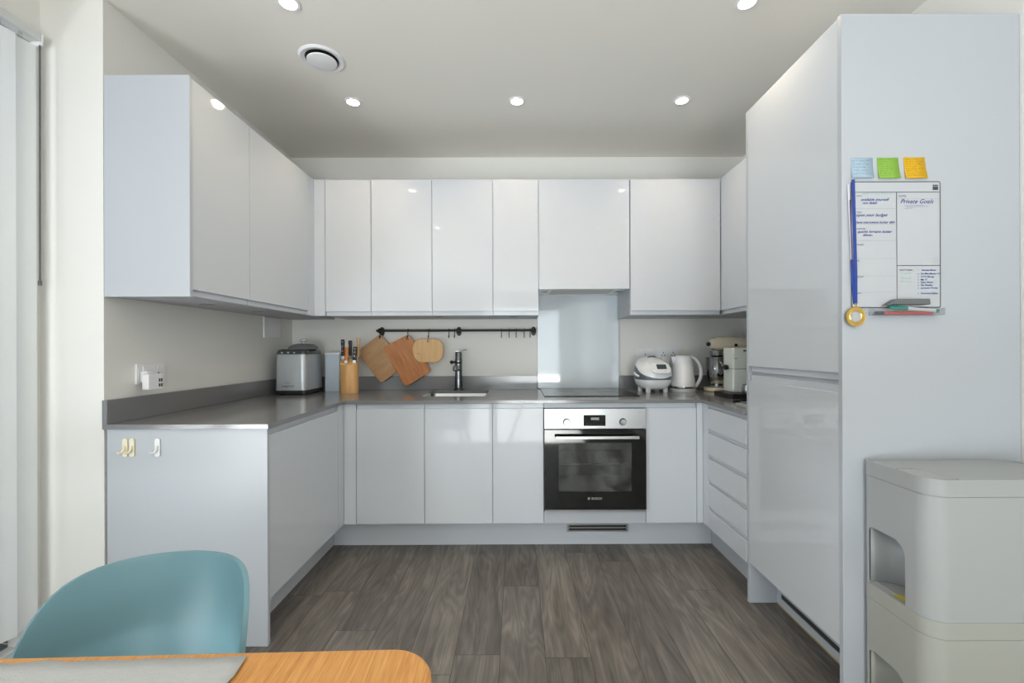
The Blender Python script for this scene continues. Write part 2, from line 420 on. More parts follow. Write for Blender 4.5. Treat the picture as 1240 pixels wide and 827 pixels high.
# ------------------------------------------------------------------ doors and cabinets
def facing(kind, face):
    """(u, z, d): u along the run, d into the unit behind the door face"""
    if kind == 'back':  return lambda u, z, d: (u, face + d, z)
    if kind == 'left':  return lambda u, z, d: (face - d, u, z)
    return lambda u, z, d: (face + d, u, z)

def door(name, fn, u0, u1, z0, z1, pull, parent, m=None, lip=.028):
    """slab door with a moulded finger pull along its top or bottom edge"""
    g = .0015; T = .020
    if pull == 'top':
        pr = [(0,z0+g),(0,z1-lip),(.003,z1-lip+.001),(.011,z1-lip-.006),(.013,z1-lip-.004),(.013,z1-g),(T,z1-g),(T,z0+g)]
    elif pull == 'bottom':
        pr = [(0,z1-g),(0,z0+lip),(.003,z0+lip-.001),(.011,z0+lip+.006),(.013,z0+lip+.004),(.013,z0+g),(T,z0+g),(T,z1-g)]
    else:
        pr = [(0,z0+g),(0,z1-g),(T,z1-g),(T,z0+g)]
    bm = nb(); prism(bm, pr, lambda a, b, c: fn(c, b, a), u0+g, u1-g)
    return obj(name, bm, m or M['gloss'], parent, bevel=.0012)

def carcass(fn, u0, u1, z0, z1, d1, parent, top=True, d0=.022, name='body'):
    bm = nb(); t = .016
    def brd(a0, a1, b0, b1, c0, c1): prism(bm, [(a0,b0),(a1,b0),(a1,b1),(a0,b1)], lambda u, v, d: fn(u, v, d), c0, c1)
    brd(u0, u0+t, z0, z1, d0, d1); brd(u1-t, u1, z0, z1, d0, d1)
    brd(u0+t, u1-t, z0, z0+t, d0, d1); brd(u0+t, u1-t, z0+t, z1-(t if top else 0), d1-.008, d1)
    if top: brd(u0+t, u1-t, z1-t, z1, d0, d1)
    brd(u0+t, u1-t, z0+t, z1-(t if top else 0), d0, d0+.006)      # inner board just behind the doors
    return obj(name, bm, M['carcass'], parent)

fb, fw = facing('back', YD), facing('back', YW)
fl, flw = facing('left', XLB), facing('left', XLW)
fr_, frw = facing('right', XRB), facing('right', XRW)

# base units on the back wall
t = thing('base_cabinet', 'white gloss two-door base cabinet under the sink, left of the oven', 'cabinet', (-.544, 3.0, D0), group='base cabinets')
carcass(fb, -.944, -.144, D0, D1, .69, t, top=False)
door('door', fb, -.944, -.544, D0, D1, 'top', t); door('door', fb, -.544, -.144, D0, D1, 'top', t)
t = thing('base_cabinet', 'narrow white gloss base cabinet touching the left side of the oven', 'cabinet', (.006, 3.0, D0), group='base cabinets')
carcass(fb, -.144, .156, D0, D1, .69, t, top=False); door('door', fb, -.144, .156, D0, D1, 'top', t)
t = thing('base_cabinet', 'narrow white gloss base cabinet touching the right side of the oven', 'cabinet', (.906, 3.0, D0), group='base cabinets')
carcass(fb, .756, 1.056, D0, D1, .69, t, top=False); door('door', fb, .756, 1.056, D0, D1, 'top', t)
# corner posts
b = nb(); box(b, XLB+.0015, -.9455, YD, YD+.02, D0, D1); box(b, XLB-.02, XLB, 2.5585, YD+.02, D0, D1)
tag(obj('corner_post', b, M['gloss'], bevel=.0008), 'white L-shaped filler post in the left inner corner of the base cabinets', 'filler post')
b = nb(); box(b, 1.0575, XRB-.0015, YD, YD+.02, D0, D1); box(b, XRB, XRB+.02, 2.5765, YD+.02, D0, D1)
tag(obj('corner_post', b, M['gloss'], bevel=.0008), 'white L-shaped filler post between oven-side cabinet and drawer unit', 'filler post')
# oven housing
t = thing('oven_housing', 'white cabinet frame around the built-in oven with strips above and below it', 'cabinet', (.456, 3.0, D0))
b = nb(); box(b, .156, .1585, YD+.022, 3.325, D0, D1); box(b, .7535, .756, YD+.022, 3.325, D0, D1)
box(b, .1585, .7535, 3.31, 3.325, D0, D1); box(b, .1585, .7535, YD+.022, 3.31, D0, D0+.016)
obj('body', b, M['carcass'], t)
obj('top_strip', BX(.1575, .7545, YD, YD+.02, .857, D1), M['panel'], t, bevel=.0008)
obj('bottom_strip', BX(.1575, .7545, YD, YD+.02, D0+.0015, .247), M['panel'], t, bevel=.0008)
# left run
t = thing('base_cabinet', 'white gloss base cabinet of the left run with plain end panel to the floor', 'cabinet', (-1.34, 2.2, 0), group='base cabinets')
obj('end_panel', BX(-1.664, XLB+.004, YN, YN+.018, 0, ZTB-.001), M['panel'], t, bevel=.001)
carcass(fl, YN+.02, 2.557, D0, D1, .62, t, top=False); door('door', fl, YN+.019, 2.557, D0, D1, 'top', t)
# right drawer unit
t = thing('drawer_unit', 'white drawer unit of five slab drawers beside the tall cabinet', 'drawers', (1.38, 2.36, D0))
carcass(fr_, 2.141, 2.575, D0, D1, .58, t, top=False)
zs = [D0, .303, .450, .597, .741, D1]
for a, c in zip(zs, zs[1:]): door('drawer', fr_, 2.141, 2.575, a, c, 'top', t, lip=.022)
# plinths
tag(obj('plinth', BX(-1.148, -1.132, YN+.02, 2.7666, 0, .174), M['plinth'], bevel=.001), 'white plinth board along the foot of the left run', 'plinth')
b = cut(BX(-1.131, 1.197, 2.7666, 2.7826, 0, .174), [BX(.315, .673, 2.7, 2.85, .084, .121)])
t = thing('plinth', 'long white plinth board under the back run with the oven vent', 'plinth', (0, 2.775, 0))
obj('board', b, M['plinth'], t)
tag(obj('plinth', BX(1.198, 1.214, 2.141, 2.7666, 0, .174), M['plinth'], bevel=.001), 'white plinth board below the drawer unit', 'plinth')
v = thing('vent_grille', 'steel slotted vent grille in the plinth below the oven', 'vent', (.494, 2.766, .08))
b = cut(BX(.307, .681, 2.760, 2.7665, .079, .126), [BX(.318, .670, 2.7, 2.8, .0865, .099), BX(.318, .670, 2.7, 2.8, .1055, .118)])
obj('frame', b, M['steel'], v, bevel=.0006)
obj('backing', BX(.318, .670, 2.768, 2.780, .0845, .1205), M['black'], v)

# wall units
def wallcab(u0, u1, label, z0=W0, pull='bottom', fn=fw, d1=.386, body=None):
    mid = fn((u0+u1)/2, z0, .2)
    t = thing('wall_cabinet', label, 'cabinet', mid, group='wall cabinets')
    a = body or (u0, u1)
    carcass(fn, a[0], a[1], z0 if pull else z0+.03, W1, d1, t); door('door', fn, u0, u1, z0, W1, pull, t)
    return t
wallcab(-1.255, -.955, 'narrow white gloss wall cabinet, first of the back row after the left corner')
wallcab(-.955, -.555, 'white gloss wall cabinet above the hanging chopping boards')
wallcab(-.555, -.155, 'white gloss wall cabinet above the sink tap')
wallcab(-.155, .145, 'narrow white gloss wall cabinet against the left of the hood cabinet')
wallcab(.145, .745, 'shorter white gloss wall cabinet above the hob, hiding the extractor hood', 1.595, None)
wallcab(.748, 1.343, 'wide white gloss wall cabinet above the rice cooker and kettle')
t = wallcab(YN+.018, 2.24, 'white gloss wall cabinet on the left wall with broad end panel toward the room', fn=flw, d1=.344)
obj('end_panel', BX(XW+.002, XLW+.003, YN, YN+.0175, W0-.003, W1+.003), M['panel'], t, bevel=.001)
wallcab(2.24, 2.877, 'second white gloss cabinet on the left wall, running into the back corner', fn=flw, d1=.344, body=(2.24, 3.33))
wallcab(2.141, 2.946, 'white gloss wall cabinet on the right wall behind the tall cabinet', fn=frw, d1=.345, body=(2.141, 3.33))
b = nb(); box(b, XLW+.0005, -1.2565, YW, YW+.02, W0, W1); box(b, XLW-.02, XLW, 2.8785, YW+.02, W0, W1)
tag(obj('corner_post', b, M['gloss'], bevel=.0008), 'white L-shaped filler post in the left inner corner of the wall cabinets', 'filler post')

# tall unit
TY0, TY1, TZ = 1.5047, 2.139, 2.3272
fx = facing('right', 1.0945)
t = thing('tall_cabinet', 'tall white gloss cabinet with two doors, one above the other, on the right', 'cabinet', (1.4, 1.82, 0))
obj('end_panel', BX(1.093, 1.693, TY0, TY0+.018, 0, TZ), M['panel'], t, bevel=.001)
obj('end_panel', BX(1.096, 1.693, TY1-.018, TY1, 0, TZ-.001), M['panel'], t, bevel=.001)
carcass(fx, TY0+.02, TY1-.019, .18, TZ-.004, .59, t)
door('door', fx, TY0+.0185, TY1-.019, 1.092, TZ-.002, 'bottom', t)
door('door', fx, TY0+.0185, TY1-.019, .191, 1.080, 'top', t)
t = thing('plinth', 'white plinth board with a vent slot under the tall cabinet', 'plinth', (1.235, 1.82, 0))
obj('board', cut(BX(1.226, 1.242, TY0+.019, TY1-.019, .004, .176), [BX(1.2, 1.26, 1.70, 2.09, .038, .062)]), M['plinth'], t)
obj('raw_edge', BX(1.2225, 1.242, TY0+.019, TY1-.019, 0, .004), M['edge'], t)
obj('vent_slot', BX(1.230, 1.241, 1.701, 2.089, .0385, .0615), M['groove'], t)

# ------------------------------------------------------------------ worktop
SX0, SX1, SY0, SY1 = -.605, -.20, 2.845, 3.235
t = thing('worktop', 'U-shaped dark grey quartz worktop running round three sides', 'worktop', (0, 2.98, ZTB))
out = [(XW+.002, YN-.012), (XLB+.014, YN-.012), (XLB+.014, YD-.016), (XRB-.014, YD-.016), (XRB-.014, 2.1405), (XR-.002, 2.1405), (XR-.002, YB-.002), (XW+.002, YB-.002)]
b = nb(); prism(b, out, XY, ZTB, ZT)
hole = nb(); prism(hole, rrect(SX0, SX1, SY0, SY1, .02), XY, .8, 1)
obj('slab', cut(b, [hole]), M['stone'], t, bevel=.0012)
ZU = 1.003
def upstand(label, *a): tag(obj('upstand', BX(*a), M['stone'], bevel=.001), label, 'upstand', 'grey upstands behind the worktop')
upstand('dark grey quartz upstand along the left wall', XW+.002, XW+.022, YN-.012, UP-.0005, ZT+.0003, ZU)
upstand('dark grey quartz upstand on the back wall behind sink and chopping boards', XW+.002, .153, UP, YB-.002, ZT+.0003, ZU)
upstand('dark grey quartz upstand on the back wall behind rice cooker and kettle', .760, XR-.002, UP, YB-.002, ZT+.0003, ZU)
upstand('dark grey quartz upstand along the right wall behind the stand mixer', XR-.022, XR-.002, 2.1405, UP-.0005, ZT+.0003, ZU)

# sink and tap
t = thing('sink', 'undermounted stainless steel sink let into the grey worktop', 'sink', (-.40, 3.04, .72))
b = nb()
o_ = rrect(SX0-.012, SX1+.012, SY0-.012, SY1+.012, .03); i_ = rrect(SX0-.003, SX1+.003, SY0-.003, SY1+.003, .03); f_ = rrect(SX0+.02, SX1-.02, SY0+.02, SY1-.02, .05)
R = []
for pts, z in ((o_, ZTB-.0005), (i_, ZTB-.0005), ([(x, y) for x, y in f_], .74), ([(-.4+(x+.4)*.1, 3.04+(y-3.04)*.1) for x, y in f_], .735)):
    R.append([b.verts.new((x, y, z)) for x, y in pts])
loft_rings(b, R, cap=False); b.faces.new(R[-1])
s = obj('bowl', b, M['steelx'], t, smooth=True)
md = s.modifiers.new('solid', 'SOLIDIFY'); md.thickness = .0012; md.offset = -1
obj('drain', lathe(nb(), [(0,.7365),(.03,.7365),(.04,.739),(.042,.7365),(.042,.7362)], -.4, 3.04, 28), M['chrome'], t, smooth=True)

TX, TY = -.425, 3.275
t = thing('mixer_tap', 'brushed steel mixer tap with top lever behind the sink', 'tap', (TX, TY, ZT))
obj('body', lathe(nb(), [(0,ZT),(.034,ZT),(.034,ZT+.012),(.0285,ZT+.018),(.0265,ZT+.10),(.0255,1.098),(.0255,1.10),(0,1.10)], TX, TY, 36), M['tapsteel'], t, smooth=True)
obj('head', lathe(nb(), [(0,1.1005),(.0245,1.1005),(.0275,1.106),(.0275,1.124),(.0245,1.130),(.0245,1.178),(.022,1.183),(0,1.183)], TX, TY, 36), M['tapsteel'], t, smooth=True)
b = nb(); tube(b, [(TX, TY-.02, 1.06), (TX, TY-.10, 1.072), (TX, TY-.165, 1.078), (TX, TY-.185, 1.073), (TX, TY-.19, 1.055)], [.0175,.0165,.016,.016,.015], 20)
obj('spout', b, M['tapsteel'], t, smooth=True)
b = nb(); prism(b, [(-.022,-.012),(.05,-.006),(.062,0),(.05,.006),(-.022,.012)], lambda u, v, d: (TX+u, TY+v, d+1.1825+max(0,u)*.22), 0, .006)
obj('lever', b, M['tapsteel'], t, bevel=.001)
b = nb(); tube(b, [(TX-.022, TY, 1.108), (TX-.045, TY, 1.108)], .008, 14); sphere(b, (TX-.05, TY, 1.108), .0135)
obj('side_knob', b, M['black'], t, smooth=True)

# ------------------------------------------------------------------ oven, hob, hood, splashback
OX0, OX1, OY = .1600, .7520, 2.616
t = thing('oven', 'built-in stainless steel and black glass single oven', 'oven', (.456, 2.9, .26))
obj('control_panel', BX(OX0, OX1, OY, OY+.02, .737, .8545), M['steel'], t, bevel=.0015)
for x in (.289, .617):
    k = obj('knob', lathe(nb(), [(0,0),(.017,0),(.017,.016),(.0155,.020),(0,.020)], seg=32), M['chrome'], t, smooth=True, world=False)
    k.location = (x-.456, OY-2.9, .772-.26+.005); k.rotation_euler = (PI/2, 0, 0)
    rr = obj('collar', lathe(nb(), [(.0172,0),(.0215,0),(.0215,.002),(.0172,.002)], seg=32), M['black'], k, world=False)
d = obj('display', BX(.388, .516, OY-.002, OY-.0001, .754, .817), M['blackglass'], t, bevel=.0005)
obj('clock_window', BX(.430, .478, OY-.0027, OY-.0022, .789, .803), mat('lit_clock', srgb(150, 156, 158), .3, noise=(60, .1, (1, 1, 1))), d)
b = nb()
for i in range(5): box(b, .40+.022*i, .412+.022*i, OY-.0026, OY-.0022, .763, .765)
obj('touch_marks', b, M['ink'], d)
# door with a window opening
DZ0, DZ1 = .268, .731
b = cut(BX(OX0, OX1, OY-.004, OY+.018, DZ0, DZ1), [BX(.242, .668, 2.5, 2.7, .372, .655)])
dr = obj('door', b, M['blackglass'], t)
obj('pane', BX(.2425, .6675, OY-.0038, OY-.0008, .3725, .6545), M['ovenwin'], dr)
hb = nb(); box(hb, .222, .702, OY-.046, OY-.034, .684, .7015)
obj('handle', hb, M['steel'], dr, bevel=.002)
for x in (.232, .678): obj('handle_bracket', BX(x, x+.014, OY-.034, OY-.0042, .687, .699), M['black'], dr)
b = nb(); text(b, 'BOSCH', .0185, (.432, OY-.0046, .3255), offset=.0004)
prism(b, [(.417+.0075*math.cos(q*PI/12), .3315+.0075*math.sin(q*PI/12)) for q in range(24)], XZ, OY-.0045, OY-.0042)
obj('badge', b, M['steel'], dr)
obj('bottom_trim', BX(OX0, OX1, OY, OY+.018, .254, .264), M['steel'], t, bevel=.001)
c = nb()                                                         # cavity, open to the front
x0, x1, y0, y1, z0, z1 = .205, .705, OY+.019, 3.05, .345, .70
box(c, x0, x1, y1, y1+.01, z0, z1); box(c, x0-.01, x0, y0, y1+.01, z0, z1); box(c, x1, x1+.01, y0, y1+.01, z0, z1)
box(c, x0-.01, x1+.01, y0, y1+.01, z0-.01, z0); box(c, x0-.01, x1+.01, y0, y1+.01, z1, z1+.01)
obj('cavity', c, M['cavity'], t)
b = nb(); yy = y1-.006
for r in (.018, .034, .048):
    tube(b, [(.585+r*math.cos(q*PI/14), yy, .47+r*math.sin(q*PI/14)) for q in range(29)], .003, 6)
obj('fan_cover', b, M['steel'], t, smooth=True)
b = nb()
for y in (2.66, 3.02): tube(b, [(x0+.004, y, .52), (x1-.004, y, .52)], .0032, 8)
for i in range(15): tube(b, [(x0+.02+i*.033, 2.66, .521), (x0+.02+i*.033, 3.02, .521)], .0016, 6)
obj('rack', b, M['chrome'], t, smooth=True)

t = thing('hob', 'flat black glass induction hob set on the worktop above the oven', 'hob', (.475, 3.05, ZT))
obj('glass', BX(.172, .768, 2.802, 3.315, ZT+.0008, ZT+.006), M['hobglass'], t, bevel=.0015)
for cx, cy, r in ((.33, 3.17, .07), (.61, 3.17, .09), (.33, 2.96, .09), (.61, 2.96, .07)):
    b = nb(); tube(b, [(cx+r*math.cos(q*PI/20), cy+r*math.sin(q*PI/20), ZT+.0061) for q in range(41)], .0005, 4)
    obj('cooking_zone', b, M['ink'], t)
tag(obj('splashback', BX(.155, .757, UP-.001, YB-.001, ZT+.007, 1.66), M['splash'], bevel=.0008), 'pale glass splashback panel behind the hob', 'splashback')

t = thing('extractor_hood', 'integrated extractor hood with metal filter under the short wall cabinet', 'extractor hood', (.445, 3.14, 1.6))
b = cut(BX(.149, .741, YW+.024, 3.333, 1.597, 1.6235), [BX(.235, .655, YW+.05, 3.28, 1.5, 1.61)])
obj('body', b, M['white'], t, bevel=.001)
obj('filter', BX(.2355, .6545, YW+.0505, 3.2795, 1.601, 1.609), mat('filter_mesh', srgb(204, 196, 188), .4, .2, noise=(300, .12, (1, 1, 1))), t)
for x in (.192, .698):
    l = obj('light', BX(x-.026, x+.026, 3.02, 3.12, 1.5935, 1.5968), M['alu'], t, bevel=.001)
    obj('lens', lathe(nb(), [(0,1.5928),(.014,1.5928),(.014,1.5934),(0,1.5934)], x, 3.07, 20), M['black'], l)

# ------------------------------------------------------------------ under-cabinet lights (off)
def undercab(x, y, label):
    t = thing('cabinet_light', label, 'light', (x, y, W0), group='unlit lights under the wall cabinets')
    obj('rim', lathe(nb(), [(.024,W0-.0045),(.032,W0-.0045),(.034,W0-.0005),(.024,W0-.0005)], x, y, 28), M['steel'], t, smooth=True)
    obj('lens', lathe(nb(), [(0,W0-.003),(.0238,W0-.003),(.0238,W0-.0006),(0,W0-.0006)], x, y, 28), M['lampoff'], t)
undercab(-1.505, 2.19, 'round unlit light under the near left-wall cabinet')
undercab(-1.50, 2.62, 'round unlit light under the far left-wall cabinet')
undercab(-1.10, 3.09, 'round unlit light under the narrow cabinet above the knife block')
undercab(-.56+.03, 3.09, 'round unlit light under the cabinet above the sink tap')
undercab(-.02, 3.09, 'round unlit light under the narrow cabinet left of the hood')
undercab(1.07, 3.09, 'round unlit light under the wide cabinet above the kettle')

# ------------------------------------------------------------------ ceiling fittings
def downlight(x, y, label, first=[]):
    if first: return dup(first[0], (x, y, ZC), label)
    t = thing('downlight', label, 'ceiling light', (x, y, ZC), group='recessed ceiling downlights')
    obj('rim', lathe(nb(), [(.034,-.006),(.044,-.006),(.047,-.001),(.034,-.001)], seg=36), M['white'], t, smooth=True, world=False)
    obj('lamp', lathe(nb(), [(0,-.0045),(.0338,-.0045),(.0338,-.0012),(0,-.0012)], seg=36), M['lamp'], t, world=False)
    first.append(t)
downlight(-.94, 2.593, 'lit ceiling downlight near the back wall, nearest the round vent')
downlight(.006, 2.588, 'lit ceiling downlight near the back wall, in the middle of three')
downlight(.957, 2.583, 'lit ceiling downlight near the back wall, beside the tall cabinet')
downlight(-.935, 1.85, 'lit ceiling downlight cut by the top of the photo, in front of the round vent')
downlight(.955, 1.85, 'lit ceiling downlight cut by the top of the photo, near the tall cabinet top')
for x in (-.935, .955):
    for y in (.62, -1.05):
        downlight(x, y, 'lit ceiling downlight seen only as a small reflection in the wall cabinet doors')
t = thing('ceiling_vent', 'round white ceiling air valve with a dark ring gap', 'vent', (-.953, 2.21, ZC))
obj('rim', lathe(nb(), [(.078,-.004),(.098,-.010),(.106,-.004),(.108,-.0005),(.078,-.0005)], seg=48), M['white'], t, smooth=True, world=False)
obj('throat', lathe(nb(), [(0,-.0006),(.0778,-.0006),(.0778,-.003),(0,-.003)], seg=48), M['black'], t, world=False)
obj('disc', lathe(nb(), [(0,-.022),(.060,-.022),(.068,-.019),(.070,-.014),(.01,-.012),(.01,-.0032),(0,-.0032)], seg=48), M['white'], t, smooth=True, world=False)

# ------------------------------------------------------------------ sockets and switches
def plate(name, label, cat, fn, u0, u1, z0, z1, parts=2):
    t = thing(name, label, cat, fn((u0+u1)/2, (z0+z1)/2, 0))
    b = nb(); prism(b, rrect(u0, u1, z0, z1, .006), lambda u, v, d: fn(u, v, d), 0.0003, .009)
    obj('faceplate', b, M['white'], t, bevel=.0015)
    for i in range(parts):
        cu = u0 + (u1-u0)*(i+.5)/parts
        b = nb(); prism(b, rrect(cu-.008, cu+.008, z1-.034, z1-.012, .001, 2), lambda u, v, d: fn(u, v, d), .0092, .012)
        obj('rocker_switch', b, M['whitegloss'], t)
        b = nb()
        for du, dz, w_, h_ in ((0, -.044, .006, .010), (-.011, -.062, .010, .006), (.011, -.062, .010, .006)):
            prism(b, [(cu+du-w_/2, z1+dz-h_/2), (cu+du+w_/2, z1+dz-h_/2), (cu+du+w_/2, z1+dz+h_/2), (cu+du-w_/2, z1+dz+h_/2)], lambda u, v, d: fn(u, v, d), .0091, .0094)
        obj('pin_holes', b, M['black'], t)
    return t
LW = lambda u, v, d: (XW + d, u, v)
BWf = lambda u, v, d: (u, YB - d, v)
plate('wall_socket', 'white double wall socket on the left wall with a plugged charger', 'socket', LW, 1.972, 2.132, 1.053, 1.143)
plate('wall_switch', 'large white blank switch plate high on left wall under the cabinets', 'switch', LW, 2.97, 3.17, 1.283, 1.4235, 0)
plate('wall_socket', 'white wall socket behind the rice cooker', 'socket', BWf, .902, 1.013, 1.10, 1.203, 1)
plate('wall_socket', 'white wall socket between rice cooker and kettle with a plug', 'socket', BWf, 1.056, 1.204, 1.075, 1.215)
t = thing('plug', 'white plug in the wall socket beside the kettle', 'plug', (1.10, YB-.03, 1.12))
b = nb(); prism(b, rrect(1.07, 1.13, 1.085, 1.145, .012), BWf, .0095, .04)
obj('body', b, M['white'], t, bevel=.004)
b = nb(); tube(b, [(1.10, YB-.03, 1.083), (1.10, YB-.028, 1.02), (1.095, YB-.06, .95), (1.085, YB-.1, ZT+.004)], .003, 8)
obj('cord', b, M['white'], t, smooth=True)
t = thing('usb_charger', 'white cube USB charger plugged into the left wall socket', 'charger', (XW+.05, 2.03, 1.06))
UC = lambda u, v, d: (XW + d, u, v)
b = nb(); prism(b, rrect(1.985, 2.035, 1.060, 1.112, .008), UC, .0125, .045); obj('plug_body', b, M['white'], t, bevel=.003)
b = nb(); prism(b, rrect(1.955, 2.035, 1.030, 1.100, .008), UC, .0455, .075); obj('body', b, M['whitegloss'], t, bevel=.003)
b = nb()
for i in range(2):
    for j in range(2): box(b, XW+.0752, XW+.0758, 2.010+.012*i, 2.018+.012*i, 1.042+.022*j, 1.056+.022*j)
obj('usb_ports', b, M['groove'], t)

# adhesive hooks on the end panel
def adhook(x, m, label, tilt=0):
    t = thing('adhesive_hook', label, 'hook', (x, YN, .81), group='stick-on hooks on the end panel')
    b = nb(); prism(b, rrect(-.0105, .0105, -.037, .037, .008), lambda u, v, d: (u, -d, v), .0004, .005)
    obj('pad', b, m, t, bevel=.001, world=False)
    b = nb(); tube(b, [(0,-.0045,.008),(-.001,-.009,-.010),(-.005,-.015,-.019),(-.011,-.021,-.019),(-.014,-.023,-.013)], [.0055,.0055,.005,.0045,.0035], 10)
    obj('hook_arm', b, m, t, smooth=True, world=False)
adhook(-1.588, M['creamplastic'], 'cream stick-on hook nearest the wall on the white end panel')
adhook(-1.560, M['creamplastic'], 'cream stick-on hook beside its cream twin, nearer the white hook')
adhook(-1.457, M['white'], 'white stick-on hook standing apart on the white end panel')

# ------------------------------------------------------------------ utensil rail, hooks, boards
RY, RZ = 3.30, 1.340
t = thing('utensil_rail', 'black iron utensil rail on the back wall with three round brackets', 'rail', (-.44, YB, RZ))
b = nb(); tube(b, [(-1.03, RY, RZ), (.135, RY, RZ)], .0085, 14); obj('rod', b, M['rail'], t, smooth=True)
for x in (-1.005, -.43, .125):
    b = nb()
    prism(b, [(x+.020*math.cos(q*PI/14), RZ-.004+.034*math.sin(q*PI/14)) for q in range(28)], XZ, YB-.008, YB-.0005)
    tube(b, [(x, YB-.008, RZ), (x, RY+.004, RZ)], .008, 12); sphere(b, (x, RY, RZ), .0165, (1.05, .9, 1.15))
    obj('bracket', b, M['rail'], t, smooth=True)
HK = []
def shook(x, label, grp='black hooks on the utensil rail'):
    if not HK:
        t = thing('rail_hook', label, 'hook', (x, RY, RZ), group=grp)
        b = nb(); R1 = .0125
        pts = [(0, R1*math.cos(a)*1.0, R1*math.sin(a)) for a in [PI*k/8 for k in range(-1, 9)]]
        pts = [(0, -y, z) for _, y, z in reversed(pts)]
        front = [(0, -.0125, -.006), (0, -.0125, -.03), (0, -.0125, -.042)]
        low = [(0, -.0125 - .009 + .009*math.cos(a), -.044 + .009*math.sin(a)) for a in [-PI*k/7 for k in range(1, 8)]]
        back = [(0, .0125*math.cos(a), .0125*math.sin(a)) for a in [PI*k/8 for k in range(0, 9)]]
        tube(b, back + front[1:] + low + [(0, -.0315, -.036)], .0028, 8)
        obj('wire', b, M['rail'], t, smooth=True, world=False); HK.append(t); return t
    return dup(HK[0], (x, RY, RZ), label)
shook(-1.0-.0, 'black rail hook holding the pale square-cornered chopping board')
shook(-.797, 'black rail hook holding the reddish-brown chopping board')
shook(-.645, 'black rail hook holding the small rounded board')
shook(-.496, 'empty black rail hook second from the middle bracket, above the tap')
shook(-.455, 'empty black rail hook touching the middle bracket')
shook(-.112, 'empty black rail hook, first of the group of five from the left')
shook(-.055, 'empty black rail hook, second of the group of five from the left')
shook(-.004, 'empty black rail hook, in the middle of the group of five')
shook(.055, 'empty black rail hook, fourth of the group of five from the left')
shook(.098, 'empty black rail hook touching the bracket beside the splashback')

def round_poly(c, r, n=5):
    out = []; k = len(c)
    for i in range(k):
        p0, p, p1 = Vector(c[i-1]), Vector(c[i]), Vector(c[(i+1) % k]); q = r[i] if isinstance(r, (list, tuple)) else r
        a = (p0-p).normalized(); b_ = (p1-p).normalized(); h = a.angle(b_)/2
        dd = q/math.tan(h); ce = p + (a+b_).normalized()*(q/math.sin(h))
        s, e = p+a*dd-ce, p+b_*dd-ce; ang = s.angle_signed(e)
        for j in range(n+1):
            v = s.copy(); v.rotate(Matrix.Rotation(-ang*j/n, 2)); out.append(tuple(ce+v))
    return out

def chop(label, corners, rad, y, thick, m, hole, hr, hs=(1,1), rot=0):
    t = thing('chopping_board', label, 'chopping board', (hole[0], y, hole[1]), group='chopping boards on the rail')
    # the board is made upright about its hole and turned, so that its grain follows it
    ca, sa = math.cos(-rot), math.sin(-rot)
    loc = lambda p: ((p[0]-hole[0])*ca-(p[1]-hole[1])*sa, (p[0]-hole[0])*sa+(p[1]-hole[1])*ca)
    pts = [loc(p) for p in (round_poly(corners, rad) if rad is not None else corners)]
    b = nb(); prism(b, pts, XZ, 0, thick)
    h = nb(); prism(h, [(hr*hs[0]*math.cos(q*PI/10), hr*hs[1]*math.sin(q*PI/10)) for q in range(20)], XZ, -.05, .1)
    o = obj('board', cut(b, [h]), m, t, bevel=.0025, world=False); o.rotation_euler = (0, -rot, 0)
    return t
chop('pale wooden chopping board hanging tilted, leftmost on the rail', [(-1.0,1.318),(-1.176,1.186),(-.994,.955),(-.818,1.087)], [.014,.006,.022,.02], 3.290, .012, M['boarda'], (-.995, 1.287), .008, rot=.64)
chop('reddish-brown wooden chopping board hanging tilted, in the middle of three', [(-.785,1.318),(-.977,1.216),(-.815,.925),(-.622,1.045)], [.032,.014,.03,.026], 3.2755, .013, M['boardb'], (-.795, 1.287), .014, rot=-1.06)
pts = []
for q in range(48):
    a = 2*PI*q/48; cx_, sx_ = math.cos(a), math.sin(a)
    n_ = 3.2; r_ = (abs(cx_)**n_ + abs(sx_)**n_)**(-1/n_)
    px_ = .107*r_*cx_; pz_ = .090*r_*sx_
    px_ *= 1 + .04*math.cos(pz_*22) - (.12 if sx_ < 0 and cx_ < 0 else .05)*max(0, -sx_)
    pz_ *= 1 - .07*math.exp(-(px_/.035)**2)
    pts.append((-.645+px_, 1.193+pz_))
t = chop('small rounded bamboo board hanging upright beside the tap', pts, None, 3.262, .011, M['boardc'], (-.645, 1.262), .007, rot=0)
b = nb(); box(b, -.727, -.70, 3.2613, 3.2618, 1.170, 1.1715); box(b, -.712, -.7105, 3.2613, 3.2618, 1.164, 1.177)
obj('engraved_mark', b, M['groove'], t)
b = nb(); tube(b, [(-.645+.004*math.cos(q*PI/8), 3.272+.008*math.sin(q*PI/8)*0, 1.277+.013*math.sin(q*PI/8)) for q in range(17)], .0011, 6)
obj('hanging_loop', b, M['linen'], t)

